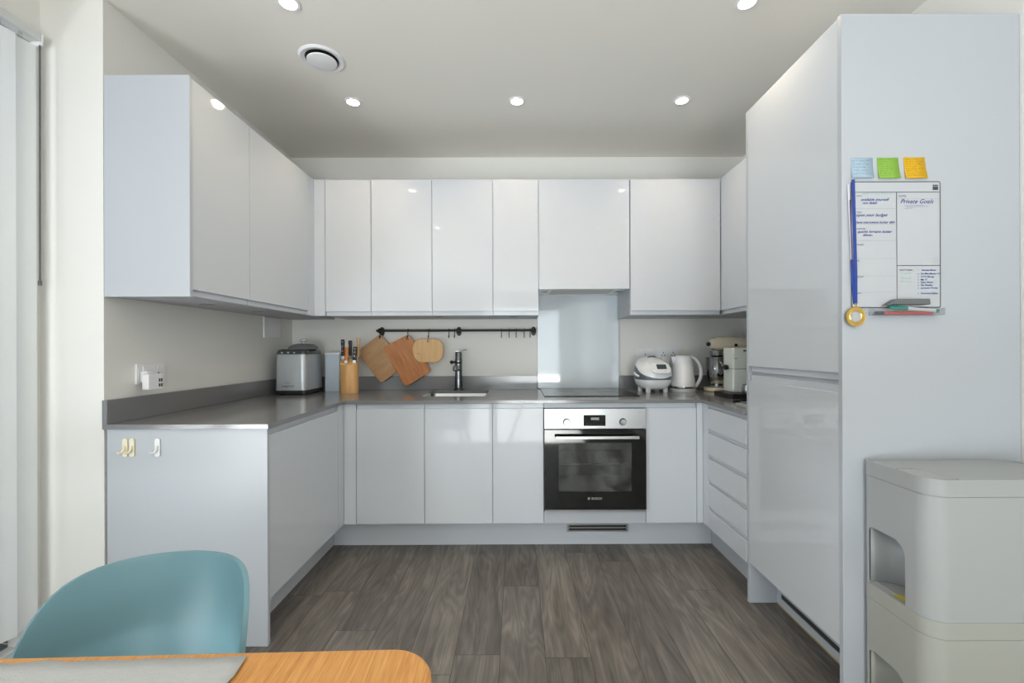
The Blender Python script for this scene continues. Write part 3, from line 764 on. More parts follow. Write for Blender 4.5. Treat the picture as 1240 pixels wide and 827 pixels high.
# ------------------------------------------------------------------ knife block and knives
KX, KY = -1.146, 3.075
t = thing('knife_block', 'oval beech knife block with slanted top, left of the chopping boards', 'knife block', (KX, KY, ZT))
b = nb(); n = 40; bot, top = [], []
for i in range(n):
    a = 2*PI*i/n; x, y = KX+.0615*math.cos(a), KY+.050*math.sin(a)
    bot.append(b.verts.new((x, y, ZT))); top.append(b.verts.new((x, y, 1.124 + (y-KY)*.62)))
loft_rings(b, [bot, top])
obj('body', b, M['beech'], t, bevel=.002)
def slope(y): return 1.124 + (y-KY)*.62
def knife(x, y, h, w, m, label, tipx=0, rivets=False, lean=.1, bol=.02):
    z0 = slope(y)
    t = thing('kitchen_knife', label, 'knife', (x, y, z0), group='knives in the knife block')
    P = lambda k: (x+tipx*k, y+.06*k*lean*5, z0+k)
    b = nb(); prism(b, [(-w*.42,0),(w*.42,0),(w*.42,.001),(w*.46,bol),(-w*.46,bol)], lambda u, v, d: (P(v)[0]+u, P(v)[1]+d, P(v)[2]), -.0035, .0035)
    obj('bolster', b, M['steel'], t)
    b = nb(); R = []
    prof = [(0,.86),(.12,1.0),(.35,.84),(.6,.88),(.85,1.06),(.97,.95),(1,.6)]
    for k, s in prof:
        c = P(bol+k*(h-bol))
        R.append([b.verts.new((c[0]+w/2*s*math.copysign(abs(math.cos(q*PI/8))**.7, math.cos(q*PI/8)), c[1]+.0085*s*math.copysign(abs(math.sin(q*PI/8))**.7, math.sin(q*PI/8)), c[2])) for q in range(16)])
    loft_rings(b, R); hd = obj('handle', b, m, t, smooth=True)
    if rivets:
        b = nb()
        for k in (.3, .6, .85):
            c = P(bol+k*(h-bol)); lathe_pts = [(c[0]+.0035*math.cos(q*PI/6), c[2]+.0035*math.sin(q*PI/6)) for q in range(12)]
            prism(b, lathe_pts, XZ, c[1]-.0105, c[1]-.007)
        obj('rivets', b, M['steel'], hd)
knife(KX-.051, 3.098, .135, .026, M['black'], 'black-handled knife at the left back of the knife block', tipx=-.03, rivets=True)
knife(KX-.012, 3.050, .112, .027, M['orange'], 'orange-brown wooden-handled knife at the front of the knife block', tipx=.02)
knife(KX-.002, 3.102, .125, .025, M['black'], 'plain black-handled knife in the middle back of the knife block', tipx=-.02)
knife(KX+.042, 3.053, .112, .026, M['black'], 'black-handled knife with steel rivets at the right front of the block', tipx=.05, rivets=True)
knife(KX+.049, 3.100, .148, .025, M['handlewood'], 'pale wooden-handled knife, tallest in the knife block', tipx=.03, bol=.012)

# ------------------------------------------------------------------ ice-cream maker and canister
t = thing('ice_cream_maker', 'brushed steel countertop ice-cream maker with domed clear lid in the left corner', 'appliance', (-1.495, 3.09, ZT))
mx0, mx1, my0, my1 = -1.598, -1.392, 2.965, 3.235
b = nb(); R = []
for z, e in ((.935, 0), (1.05, -.002), (1.155, -.004), (1.172, -.006)):
    R.append([b.verts.new((x, y, z)) for x, y in rrect(mx0-e, mx1+e, my0-e, my1+e, [.022,.034,.03,.022], 7)])
loft_rings(b, R); obj('casing', b, mat('satin_steel', srgb(190, 196, 202), .4, .55, noise=(40, .05, (1, 1, 30))), t, smooth=True)
b = nb(); R = []
for z, e in ((1.1725, .004), (1.19, .006), (1.202, .012), (1.207, .022)):
    R.append([b.verts.new((x, y, z)) for x, y in rrect(mx0+e, mx1-e, my0+e, my1-e, [.022,.034,.03,.022], 7)])
loft_rings(b, R); c = obj('control_deck', b, mat('deck_grey', srgb(92, 98, 100), .25, .6, noise=(9, .03, (1,1,1))), t, smooth=True)
b = nb()
for x in (-1.55, -1.51, -1.47): prism(b, [(x+.006*math.cos(q*PI/6), 1.184+.004*math.sin(q*PI/6)) for q in range(12)], XZ, my0+.0015, my0+.0045)
obj('buttons', b, M['alu'], c)
obj('base', prism(nb(), rrect(mx0-.004, mx1+.004, my0-.004, my1+.004, .03), XY, .912, .9345), M['black'], t, bevel=.002)
for x, y in ((mx0+.03, my0+.03), (mx1-.03, my0+.03), (mx0+.03, my1-.03), (mx1-.03, my1-.03)):
    obj('foot', lathe(nb(), [(0,ZT),(.012,ZT),(.014,.9115),(0,.9115)], x, y, 16), M['rubber'], t)
lx, ly = -1.47, 3.10
obj('lid', lathe(nb(), [(0,1.2085),(.094,1.2085),(.096,1.214),(.088,1.228),(.07,1.240),(.03,1.245),(0,1.245)], lx, ly, 40), mat('lid_smoke', srgb(126, 132, 134), .12, .3, noise=(9, .03, (1,1,1))), t, smooth=True)
b = nb(); lathe(b, [(.0,1.2455),(.012,1.2455),(.012,1.256),(.026,1.262),(.027,1.272),(.02,1.276),(0,1.276)], lx, ly, 24); obj('lid_knob', b, M['alu'], t, smooth=True)
b = nb(); text(b, 'magimix', .024, (-1.512, my0-.0004, .957), align='CENTER', shear=.15); text(b, 'le glacier', .011, (-1.512, my0-.0004, .983), align='CENTER')
obj('lettering', b, M['black'], t)

b = nb(); R = []
t = thing('storage_canister', 'pale blue-white rectangular canister between ice-cream maker and knife block', 'canister', (-1.315, 3.24, ZT))
prism(b, rrect(-1.368, -1.262, 3.195, 3.29, .012), XY, ZT, 1.165); obj('body', b, M['ice'], t, bevel=.002)
b = nb(); prism(b, rrect(-1.370, -1.260, 3.193, 3.292, .013), XY, 1.1655, 1.181); obj('lid', b, M['white'], t, bevel=.002)

# ------------------------------------------------------------------ rice cooker
RCX, RCY = .938, 3.10
t = thing('rice_cooker', 'white and slate-grey rice cooker with small display on its lid', 'rice cooker', (RCX, RCY, ZT), rot=math.radians(9))
def rc_ring(z):
    """half width of the body at height z above the worktop"""
    k = [(.022,.070),(.030,.088),(.05,.104),(.075,.114),(.10,.1175),(.13,.1165),(.16,.114),(.185,.106),(.205,.091),(.219,.066),(.227,.034),(.2325,0)]
    for (a, ra), (c, rc_) in zip(k, k[1:]):
        if a <= z <= c: return ra + (rc_-ra)*(z-a)/(c-a)
    return 0
def rc_pt(a, z):
    r = rc_ring(z); c, s = math.cos(a), math.sin(a); n_ = 2.6
    q = r*(abs(c)**n_+abs(s)**n_)**(-1/n_)
    x, y = q*c, q*s*1.06
    return (x, y, z + (y+.02)*.30*max(0, (z-.11)/.12))
SEG = 56; AZ = [2*PI*i/SEG for i in range(SEG)]
def rc_band(za, zb, m, name, steps=6, cap=False, grow=0):
    b = nb(); R = []
    for k in range(steps+1):
        ring = []
        for a in AZ:
            z = za(a) + (zb(a)-za(a))*k/steps; p = rc_pt(a, z)
            ring.append(b.verts.new((p[0]*(1+grow), p[1]*(1+grow), p[2])))
        R.append(ring)
    loft_rings(b, R, cap=cap); o = obj(name, b, m, t, smooth=True, world=False); return o
front = lambda a: -math.sin(a)                                   # 1 at the front
zb_ = lambda a: .162 - (.064 if front(a) > 0 else .030)*front(a)
rc_band(lambda a: .022, lambda a: .088, M['whitegloss'], 'bowl', 8, True)
rc_band(lambda a: .0882, zb_, M['slate'], 'collar', 6, True)
lid = rc_band(lambda a: zb_(a)+.0005, lambda a: .2315, M['whitegloss'], 'lid', 16, True, .003)
# panel frame on the sloped front of the lid
cz = .175
p0 = Vector(rc_pt(-PI/2, .166)); p1 = Vector(rc_pt(-PI/2, .205)); up_ = (p1-p0).normalized(); rt = Vector((1,0,0)); nn = rt.cross(up_).normalized()
ctr = (p0+p1)/2
def onlid(u, v, d): return tuple(ctr + rt*u + up_*v + nn*d)
b = nb(); prism(b, rrect(-.066, .070, -.046, .036, .03), onlid, .0005, .006); pn = obj('panel', b, M['white'], lid, bevel=.002, world=False)
b = nb(); prism(b, rrect(-.024, .044, -.014, .022, .005), onlid, .0062, .0075); obj('display', b, M['lcd'], pn, world=False)
b = nb()
for u, v in ((-.046,.012),(-.046,-.010),(-.03,-.032),(0,-.034),(.03,-.032),(.057,.010),(.057,-.012),(-.01,.030),(.02,.030)):
    prism(b, [(u+.004*math.cos(q*PI/5), v+.0028*math.sin(q*PI/5)) for q in range(10)], onlid, .0061, .007)
obj('buttons', b, M['alu'], pn, world=False)
b = nb(); tube(b, [(-.028,.012,.232),(-.018,.010,.2415),(.018,.010,.2415),(.028,.012,.232)], [.007,.008,.008,.007], 10); obj('release_catch', b, M['slate'], lid, smooth=True, world=False)
b = nb(); tube(b, [(-.108,.03,.135),(-.128,.015,.128),(-.131,-.03,.118),(-.124,-.05,.112)], [.006,.008,.008,.006], 10); obj('handle', b, M['white'], t, smooth=True, world=False)
for x, y in ((-.062,-.062),(.062,-.062),(-.062,.062),(.062,.062)):
    obj('foot', lathe(nb(), [(0,0),(.014,0),(.0165,.008),(.017,.030),(0,.030)], x, y, 18), M['white'], t, smooth=True, world=False)

# ------------------------------------------------------------------ kettle
KTX, KTY = 1.158, 3.13
t = thing('kettle', 'white electric kettle with chrome band beside the rice cooker', 'kettle', (KTX, KTY, ZT))
obj('power_base', lathe(nb(), [(0,0),(.080,0),(.084,.006),(.084,.018),(.078,.022),(0,.022)], seg=44), M['white'], t, smooth=True, world=False)
obj('chrome_band', lathe(nb(), [(0,.0225),(.080,.0225),(.0815,.026),(.081,.036),(0,.036)], seg=44), M['chrome'], t, smooth=True, world=False)
bd = obj('body', lathe(nb(), [(0,.0365),(.0815,.0365),(.0815,.042),(.078,.09),(.071,.15),(.064,.20),(.058,.236),(.055,.240),(0,.240)], seg=44), M['whitegloss'], t, smooth=True, world=False)
obj('lid', lathe(nb(), [(0,.2405),(.050,.2405),(.050,.245),(.04,.250),(0,.252)], seg=40), M['white'], t, smooth=True, world=False)
b = nb(); R = []
for z, x, w_ in ((.238, -.080, .012), (.236, -.079, .014), (.215, -.074, .014), (.19, -.067, .010), (.178, -.0655, .004)):
    R.append([b.verts.new(p) for p in ((x, 0, z), (-.052, -w_-.006, z), (-.046, 0, z), (-.052, w_+.006, z))])
loft_rings(b, R); obj('spout', b, M['whitegloss'], t, world=False)
pts = [(.048,0,.236),(.07,0,.234),(.095,0,.218),(.117,0,.185),(.128,0,.14),(.124,0,.095),(.108,0,.06),(.09,0,.036),(.078,0,.045)]
def smooth_path(p, n=6):
    p = [Vector(q) for q in p]; p = [p[0]*2-p[1]] + p + [p[-1]*2-p[-2]]; out = []
    for i in range(1, len(p)-2):
        for k in range(n):
            s = k/n; out.append(.5*((2*p[i])+(p[i+1]-p[i-1])*s+(2*p[i-1]-5*p[i]+4*p[i+1]-p[i+2])*s*s+(3*p[i]-p[i-1]-3*p[i+1]+p[i+2])*s**3))
    return out + [p[-2]]
b = nb(); tube(b, smooth_path(pts), .0105, 14, flat=1.15); hd = obj('handle', b, M['whitegloss'], t, smooth=True, world=False)
b = nb(); tube(b, [Vector(q)+Vector((.0085,0,.004)) for q in smooth_path(pts[1:6])], .004, 8, flat=1.6); obj('handle_trim', b, M['slate'], hd, smooth=True, world=False)
b = nb(); tube(b, smooth_path([(.07,.045,.006),(.12,.06,.004),(.105,.085,.004),(.10,.12,.004),(.07,.15,.010),(.04,.17,.05)]), .0035, 8); obj('cord', b, M['white'], t, smooth=True, world=False)

# ------------------------------------------------------------------ stand mixer
SMX, SMY = 1.40, 3.13
t = thing('stand_mixer', 'cream stand mixer with steel bowl in the right corner', 'stand mixer', (SMX, SMY, ZT))
b = nb(); prism(b, rrect(-.085, .245, -.095, .095, [.08,.07,.07,.08], 10), XY, 0, .028)
obj('base', b, M['cream'], t, bevel=.008, seg=3, world=False)
b = nb(); R = []
for z, x0_, x1_, w_ in ((.0285,.10,.235,.07),(.09,.125,.225,.052),(.18,.13,.222,.046),(.265,.11,.225,.05)):
    R.append([b.verts.new((x, y, z)) for x, y in rrect(x0_, x1_, -w_, w_, .035, 6)])
loft_rings(b, R); obj('column', b, M['cream'], t, smooth=True, world=False)
b = nb(); R = []
for x, zc_, hw, hh in ((-.052,.331,.020,.016),(-.045,.331,.042,.034),(-.02,.331,.055,.046),(.05,.330,.060,.053),(.14,.327,.058,.052),(.20,.322,.050,.046),(.235,.317,.032,.030),(.245,.314,.012,.010)):
    R.append([b.verts.new((x, hw*math.copysign(abs(math.cos(q*PI/16))**.75, math.cos(q*PI/16)), zc_+hh*math.copysign(abs(math.sin(q*PI/16))**.75, math.sin(q*PI/16)))) for q in range(32)])
loft_rings(b, R); hd = obj('head', b, M['cream'], t, smooth=True, world=False)
b = nb(); lathe(b, [(0,0),(.012,0),(.015,.006),(.015,.016),(.010,.022),(0,.022)], seg=22)
bmesh.ops.transform(b, matrix=Matrix.Translation((-.052,0,.328)) @ Matrix.Rotation(-PI/2, 4, 'Y'), verts=b.verts)
obj('hub_knob', b, M['black'], hd, smooth=True, world=False)
b = nb(); lathe(b, [(0,0),(.010,0),(.010,.008),(0,.008)], seg=18)
bmesh.ops.transform(b, matrix=Matrix.Translation((.10,-.0585,.320)) @ Matrix.Rotation(PI/2, 4, 'X'), verts=b.verts)
obj('lock_knob', b, M['black'], hd, smooth=True, world=False)
obj('beater_drive', lathe(nb(), [(0,.236),(.030,.236),(.045,.244),(.049,.262),(.052,.280),(0,.280)], 0, 0, 36), M['chrome'], t, smooth=True, world=False)
b = nb(); lathe(b, [(0,.0285),(.045,.0285),(.047,.036),(.036,.046),(.052,.062),(.068,.10),(.075,.16),(.0775,.226),(.081,.232),(.079,.236),(.075,.230),(.072,.16),(.065,.10),(.05,.066),(0,.058)], 0, 0, 44)
bw = obj('bowl', b, M['chrome'], t, smooth=True, world=False)
b = nb(); tube(b, smooth_path([(-.01,-.075,.20),(-.016,-.108,.19),(-.018,-.112,.15),(-.012,-.076,.12)]), .005, 10); obj('bowl_handle', b, M['chrome'], bw, smooth=True, world=False)

# ------------------------------------------------------------------ espresso machine and cup
EX, EY = 1.45, 2.79
t = thing('espresso_machine', 'slim white espresso machine with black handle and black drip tray', 'coffee machine', (EX, EY, ZT))
obj('drip_tray', prism(nb(), rrect(1.255, 1.60, 2.63, 2.87, .02), XY, ZT, ZT+.030), M['black'], t, bevel=.004)
b = nb(); prism(b, rrect(1.318, 1.60, 2.735, 2.868, .014), XY, ZT+.0305, 1.075); obj('body', b, M['mint'], t, bevel=.003)
b = nb(); prism(b, rrect(1.318, 1.60, 2.735, 2.868, .014), XY, 1.0765, 1.205); up2 = obj('upper_body', b, M['mint'], t, bevel=.003)
b = nb(); box(b, 1.325, 1.345, 2.7340, 2.7348, 1.140, 1.143)
for x in (1.388, 1.402): prism(b, [(x+.006*math.cos(q*PI/6), 1.188+.006*math.sin(q*PI/6)) for q in range(12)], XZ, 2.7335, 2.7348)
obj('front_marks', b, M['groove'], up2)
b = nb(); tube(b, [(1.317, 2.80, 1.085), (1.300, 2.80, 1.085), (1.285, 2.79, 1.083), (1.255, 2.76, 1.080)], [.014,.014,.011,.012], 14); sphere(b, (1.302, 2.80, 1.085), .021, (.8,1,.8))
obj('portafilter', b, M['black'], t, smooth=True)
t = thing('milk_pitcher', 'small steel milk pitcher on the black drip tray', 'pitcher', (1.375, 2.675, ZT+.0305))
obj('cup', lathe(nb(), [(0,0),(.028,0),(.031,.006),(.030,.03),(.026,.048),(.027,.052),(.0245,.050),(.028,.03),(.028,.008),(0,.004)], seg=32), M['steel'], t, smooth=True, world=False)
b = nb(); tube(b, smooth_path([(.024,-.010,.045),(.045,-.018,.040),(.046,-.019,.018),(.029,-.010,.010)]), .0035, 8); obj('handle', b, M['steel'], t, smooth=True, world=False)
b = nb(); prism(b, [(1.20,2.50),(1.40,2.58),(1.45,2.44),(1.25,2.36)], XY, ZT, ZT+.009)
tag(obj('kitchen_scale', b, M['blackglass'], bevel=.003), 'thin black flat kitchen scale on the worktop by the tall cabinet', 'kitchen scale')
t = thing('grey_box', 'small grey box on the worktop edge against the tall cabinet', 'box', (1.2, 2.27, ZT))
t.name = 'storage_box'
b = nb(); prism(b, rrect(1.135, 1.27, 2.20, 2.33, .008), XY, ZT, ZT+.016); obj('body', b, M['bin'], t, bevel=.002)
b = nb(); prism(b, rrect(1.155, 1.268, 2.21, 2.325, .008), XY, ZT+.0165, ZT+.022); obj('lid', b, M['slate'], t, bevel=.002)

# ------------------------------------------------------------------ notes, whiteboard, medal, pens on the tall cabinet's end
PY = TY0
def note(x0, x1, z0, z1, skew, m, label, lines):
    t = thing('sticky_note', label, 'sticky note', ((x0+x1)/2, PY, z1), group='sticky notes above the whiteboard')
    b = nb(); n = 8; A, B = [], []
    for k in range(n+1):
        s = k/n; z = z1-(z1-z0)*s; lift = .0006 + .006*s**3
        A.append((b.verts.new((x0+skew*s, PY-lift, z)), b.verts.new((x1+skew*1.25*s, PY-lift, z))))
    for (a, c), (d, e) in zip(A, A[1:]): b.faces.new([a, c, e, d])
    o = obj('paper', b, m, t, smooth=True); md = o.modifiers.new('s', 'SOLIDIFY'); md.thickness = .0003
    b = nb(); rnd = random.Random(int(x0*1000))
    for k in range(lines):
        s = (k+1)/(lines+1.4); z = z1-(z1-z0)*s; lift = .0014 + .006*s**3
        scribble(b, x0+.006+skew*s, x0+.006+skew*s+(x1-x0)*rnd.uniform(.45,.82), z, PY-lift, .0020, rnd, .0007)
    obj('handwriting', b, M['noteink'], t)
def scribble(b, xa, xb, z, y, h, rnd, w):
    """a line of small illegible script as one thin wavy ribbon"""
    x = xa; pts = []
    while x < xb:
        if rnd.random() < .12 and len(pts) > 3:
            ribbon(b, pts, y, w); pts = []; x += h*1.2
        pts.append((x, z+rnd.uniform(-h, h)*(1.0 if rnd.random() < .8 else 1.7))); x += h*rnd.uniform(.35, .7)
    ribbon(b, pts, y, w)
def ribbon(b, pts, y, w):
    if len(pts) < 2: return
    A = []
    for i, p in enumerate(pts):
        q0 = Vector(pts[max(i-1,0)]); q1 = Vector(pts[min(i+1,len(pts)-1)]); t_ = (q1-q0).normalized(); nrm = Vector((-t_.y, t_.x))*w/2
        A.append((b.verts.new((p[0]+nrm.x, y, p[1]+nrm.y)), b.verts.new((p[0]-nrm.x, y, p[1]-nrm.y))))
    for (a, c), (d, e) in zip(A, A[1:]): b.faces.new([a, c, e, d])
note(1.124, 1.197, 1.774, 1.843, .001, M['noteblue'], 'pale blue sticky note with faint writing above the whiteboard', 5)
note(1.211, 1.283, 1.772, 1.843, .004, M['notegreen'], 'green sticky note between the blue and yellow ones', 8)
note(1.300, 1.372, 1.772, 1.844, .005, M['noteyellow'], 'yellow sticky note above the whiteboard', 8)

S_ = .00275
PX = lambda x: 1.121 + (x-1032)*S_
PZ = lambda y: 1.762 - (y-219)*S_
t = thing('whiteboard', 'magnetic weekly planner whiteboard with blue handwriting', 'whiteboard', (1.27, PY, 1.34))
b = nb(); prism(b, rrect(1.121, 1.422, 1.339, 1.762, .006), XZ, PY-.003, PY-.0004); obj('sheet', b, M['board'], t)
ys = PY-.0034
def line(b, xa, ya, xb, yb, w):
    ribbon(b, [(PX(xa), PZ(ya)), (PX(xb), PZ(yb))], ys, w)
b = nb(); rim = rrect(1.122, 1.421, 1.340, 1.761, .006); ribbon(b, rim + [rim[0]], ys, .0028)
line(b, 1032, 232, 1141, 232, .002); line(b, 1088, 232, 1088, 372, .0022); line(b, 1088, 321.5, 1141, 321.5, .0022)
obj('printed_frame', b, M['ink'], t)
b = nb()
for y in (252, 271, 291, 313, 334, 354): line(b, 1036, y, 1087, y, .0010)
line(b, 1089, 240, 1140, 240, .0008)
obj('row_lines', b, M['faint'], t)
b = nb(); yt = ys-.0002
for i, d_ in enumerate(('MON', 'TUES', 'WEDNES', 'THURS', 'FRI', 'SATUR', 'SUN')):
    text(b, d_, .0075, (PX(1039), yt, PZ((237.5, 257.5, 277.5, 297, 316.5, 336, 356)[i])))
text(b, 'NOTES', .0085, (PX(1090), yt, PZ(238))); text(b, 'NEXT WEEK...', .008, (PX(1091), yt, PZ(328)))
# calendar mark in the header
x0, z0 = PX(1132), PZ(229.5); box(b, x0, x0+.018, yt-.0002, yt, z0, z0+.011); box(b, x0, x0+.018, yt-.0002, yt, z0+.0125, z0+.016)
for k in range(3): box(b, x0+.002+.006*k, x0+.004+.006*k, yt-.0002, yt, z0+.016, z0+.019)
obj('printed_headings', b, M['ink'], t)
b = nb()
HW = dict(shear=.45, offset=.00018)
for s, x, y, z in (('available yourself', 1044, 242.5, .0135), ('not detail', 1046, 246.5, .0125), ('open your budget', 1038, 261.5, .0145), ('have microwave butter dish', 1038, 270, .0115),
                   ('quiche lorraine butter', 1040, 281.5, .0128), ('dinner,', 1046, 285.5, .012), ('Private Goals', 1092, 245.8, .0205)):
    text(b, s, z, (PX(x), yt, PZ(y)), up=(.0,0,1), **HW)
for a, c, y in ((1097, 1121, 248.5), (1099, 1127, 250), (1098, 1108, 252)): line(b, a, y, c, y-.6, .0008)
for i, s in enumerate(('Business Money', 'The Main Meeting UT', '10 TV This day', 'May 12', '9 June Review', 'The Wedding', 'Let\'s show Tri-City', 'Food and Baker')):
    y = (328, 332.3, 336, 339.5, 342.8, 346.3, 349.8, 356.5)[i]
    text(b, s, .0074 if i < 7 else .0092, (PX(1118 if i == 0 else 1116.5), yt, PZ(y)), **HW)
    if i: text(b, 'o', .008, (PX(1113.2), yt, PZ(y)))
obj('handwriting', b, M['blueink'], t)
b = nb(); rnd = random.Random(3)
for y, a, c in ((233.8, 1046, 1085), (331, 1093, 1107), (337, 1093, 1106), (341, 1092, 1108)): scribble(b, PX(a), PX(c), PZ(y), yt, .0022, rnd, .0009)
obj('green_writing', b, M['greenink'], t)
b = nb(); cxs, czs = PX(1135), PZ(315)
for r in (.004, .008): ribbon(b, [(cxs+r*math.cos(q*PI/10), czs+r*math.sin(q*PI/10)*1.2) for q in range(21)], yt, .0007)
obj('printed_seal', b, M['faint'], t)

t = thing('medal', 'gold medal hanging by a blue ribbon at the whiteboard edge', 'medal', (1.13, PY-.008, 1.31))
def strap(pts, w, m, name, y):
    b = nb(); A = []
    for x, z in pts: A.append((b.verts.new((x-w/2, y, z)), b.verts.new((x+w/2, y, z))))
    for (a, c), (d_, e) in zip(A, A[1:]): b.faces.new([a, c, e, d_])
    o = obj(name, b, m, t); md = o.modifiers.new('s', 'SOLIDIFY'); md.thickness = .0008; return o
strap([(1.127, 1.768), (1.131, 1.60), (1.1345, 1.45), (1.1345, 1.352)], .0105, M['ribbonblue'], 'ribbon', PY-.006)
strap([(1.1115, 1.752), (1.117, 1.62), (1.122, 1.50)], .006, M['ribbonwhite'], 'ribbon', PY-.0048)
strap([(1.1165, 1.70), (1.1195, 1.60), (1.1235, 1.47)], .0032, M['ribbonpurple'], 'ribbon_edge', PY-.0062)
strap([(1.122, 1.50), (1.1245, 1.43), (1.131, 1.352)], .0095, M['ribbonblue'], 'ribbon_lower', PY-.0052)
def disc(prof, c, m, name, par):
    b = nb(); lathe(b, prof, seg=40); bmesh.ops.transform(b, matrix=Matrix.Translation(c) @ Matrix.Rotation(PI/2, 4, 'X'), verts=b.verts)
    return obj(name, b, m, par, smooth=True)
disc([(.0175,-.002),(.0325,-.002),(.033,.0),(.0325,.0025),(.029,.0018),(.022,.0018),(.0195,.003),(.0175,.0022)], (1.131, PY-.009, 1.309), M['gold'], 'disc', t)
disc([(0,-.0018),(.0174,-.0018),(.0174,.001),(0,.001)], (1.131, PY-.009, 1.309), M['silver'], 'centre', t)
b = nb(); tube(b, [(1.1315+.007*math.cos(q*PI/8), PY-.009, 1.3465+.006*math.sin(q*PI/8)) for q in range(17)], .0012, 8); obj('ring', b, M['gold'], t, smooth=True)

t = thing('pen_tray', 'clear plastic pen tray fixed below the whiteboard', 'tray', (1.295, PY, 1.316))
b = nb(); x0, x1 = 1.181, 1.416
box(b, x0, x1, PY-.026, PY-.0004, 1.3125, 1.3145); box(b, x0, x1, PY-.026, PY-.0245, 1.3145, 1.336); box(b, x0, x0+.0015, PY-.0245, PY-.0004, 1.3145, 1.336); box(b, x1-.0015, x1, PY-.0245, PY-.0004, 1.3145, 1.336)
obj('trough', b, M['clear'], t, bevel=.0005)
def marker(a, c, y, r, cap, body, end, label, capf=.36, base=None):
    A, C = Vector((a[0], y, a[1])), Vector((c[0], y, c[1])); P = lambda k: A + (C-A)*k
    t = thing('marker_pen', label, 'marker', tuple(A), group='marker pens in the clear tray')
    b = nb(); tube(b, [P(0), P(.02), P(capf-.01), P(capf)], [r*.8, r, r*1.05, r*1.05], 16); obj('cap', b, cap, t, smooth=True)
    b = nb(); tube(b, [P(capf+.002), P(.92)], [r*.92, r*.92], 16); obj('barrel', b, body, t, smooth=True)
    b = nb(); tube(b, [P(.922), P(.98), P(1)], [r*.9, r*.85, r*.5], 16); obj('end_plug', b, end, t, smooth=True)
marker((1.236, 1.3395), (1.402, 1.3265), PY-.0175, .0064, M['teal2'], M['white'], M['teal2'], 'green-capped white marker pen lying on top in the tray')
marker((1.197, 1.3205), (1.392, 1.3205), PY-.0085, .0058, M['navy'], M['red'], M['red'], 'red marker pen with dark cap at the bottom of the tray', .14)
t = thing('board_eraser', 'grey felt whiteboard eraser stuck above the pen tray', 'eraser', (1.29, PY-.02, 1.35))
b = nb(); prism(b, [(1.219,1.344),(1.250,1.364),(1.258,1.366),(1.362,1.366),(1.365,1.3475),(1.262,1.3475),(1.240,1.348)], XZ, PY-.030, PY-.0036)
obj('felt', b, M['eraser'], t, bevel=.0015)

# ------------------------------------------------------------------ stacked bins
BX0, BX1, BY0, BY1 = 1.160, 1.63, 1.256, 1.494
def stack_bin(z0, z1, m, label, stub):
    t = thing('recycling_bin', label, 'bin', (1.395, 1.375, z0), group='stacked bins beside the tall cabinet')
    rad = [.055, .055, .05, .008]
    zl = z1-.048
    out = nb(); prism(out, rrect(BX0, BX1, BY0, BY1, rad, 10), XY, z0, zl-.0012)
    inn = nb(); prism(inn, rrect(BX0+.004, BX1-.004, BY0+.004, BY1-.004, [.05,.05,.046,.006], 10), XY, z0+.004, zl+.05)
    hol = nb(); prism(hol, rrect(BY0+.085, BY1-.012, z0+.0005, z1-.215, [.002,.002,.02,.045], 8), YZ, BX0-.05, BX0+.02)
    hol2 = nb(); 
    o = obj('body', cut(out, [inn, hol]), m, t, smooth=True)
    # curved inner shield seen through the side opening
    b = nb(); R = []
    for z in (z0+.0045, z1-.205):
        R.append([b.verts.new((BX0+.006+.10*math.sin(k/10*PI/2), BY1-.014-.10*(1-math.cos(k/10*PI/2)), z)) for k in range(11)] + [b.verts.new((BX0+.106, BY0+.02, z))])
    for i in range(11): b.faces.new([R[0][i], R[0][i+1], R[1][i+1], R[1][i]])
    s = obj('inner_shield', b, m, t, smooth=True); md = s.modifiers.new('s', 'SOLIDIFY'); md.thickness = .002
    lid = nb(); prism(lid, rrect(BX0-.0006, BX1+.0006, BY0-.0006, BY1+.0006, rad, 10), XY, zl, z1)
    top_cut = nb(); prism(top_cut, rrect(BX0+.0035, BX1-.0035, BY0+.0035, BY1-.0035, [.05,.05,.045,.006], 10), XY, z1-.003, z1+.05)
    fl = [(BX0+.010, BY0+.012), (BX0+.095, BY0+.012), (BX0+.088, BY0+.10), (BX0+.076, BY0+.134), (BX0+.010, BY0+.134)]
    fc = nb(); prism(fc, round_poly(list(reversed(fl)), [.004,.02,.03,.004,.045]), XY, z1-.012, z1+.05)
    ld = obj('lid', cut(lid, [top_cut, fc]), m, t, smooth=True)
    c0 = Vector((sum(p[0] for p in fl)/5, sum(p[1] for p in fl)/5))
    f2 = [tuple(c0 + (Vector(p)-c0)*.925) for p in fl]
    b = nb(); prism(b, round_poly(list(reversed(f2)), [.004,.02,.03,.004,.045]), XY, z1-.0034, z1-.0028); obj('flap', b, m, ld)
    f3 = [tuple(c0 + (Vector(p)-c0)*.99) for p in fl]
    b = nb(); prism(b, round_poly(list(reversed(f3)), [.004,.02,.03,.004,.045]), XY, z1-.0118, z1-.0032); obj('flap_gap_shade', b, M['groove'], ld)  # dark plate filling the gap round the flap, its shade put in as colour
    return t
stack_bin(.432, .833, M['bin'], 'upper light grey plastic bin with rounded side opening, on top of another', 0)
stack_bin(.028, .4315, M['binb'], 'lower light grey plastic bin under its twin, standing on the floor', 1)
for o in list(bpy.data.objects):
    if o.name.startswith('recycling_bin') and o.location.z < .1:
        for x, y in ((1.21, 1.30), (1.58, 1.30), (1.21, 1.46), (1.58, 1.46)):
            obj('foot', lathe(nb(), [(0,0),(.018,0),(.02,.0275),(0,.0275)], x, y, 16), M['rubber'], o)
b = nb(); prism(b, [(1.167,1.345),(1.19,1.34),(1.205,1.375),(1.172,1.40)], XY, .4372, .4377)
tag(obj('paper_scrap', b, mat('yellow_paper', srgb(206, 190, 60), .8, noise=(9,.04,(1,1,1)))), 'yellow paper scrap inside the upper grey bin, seen through its side opening', 'paper')

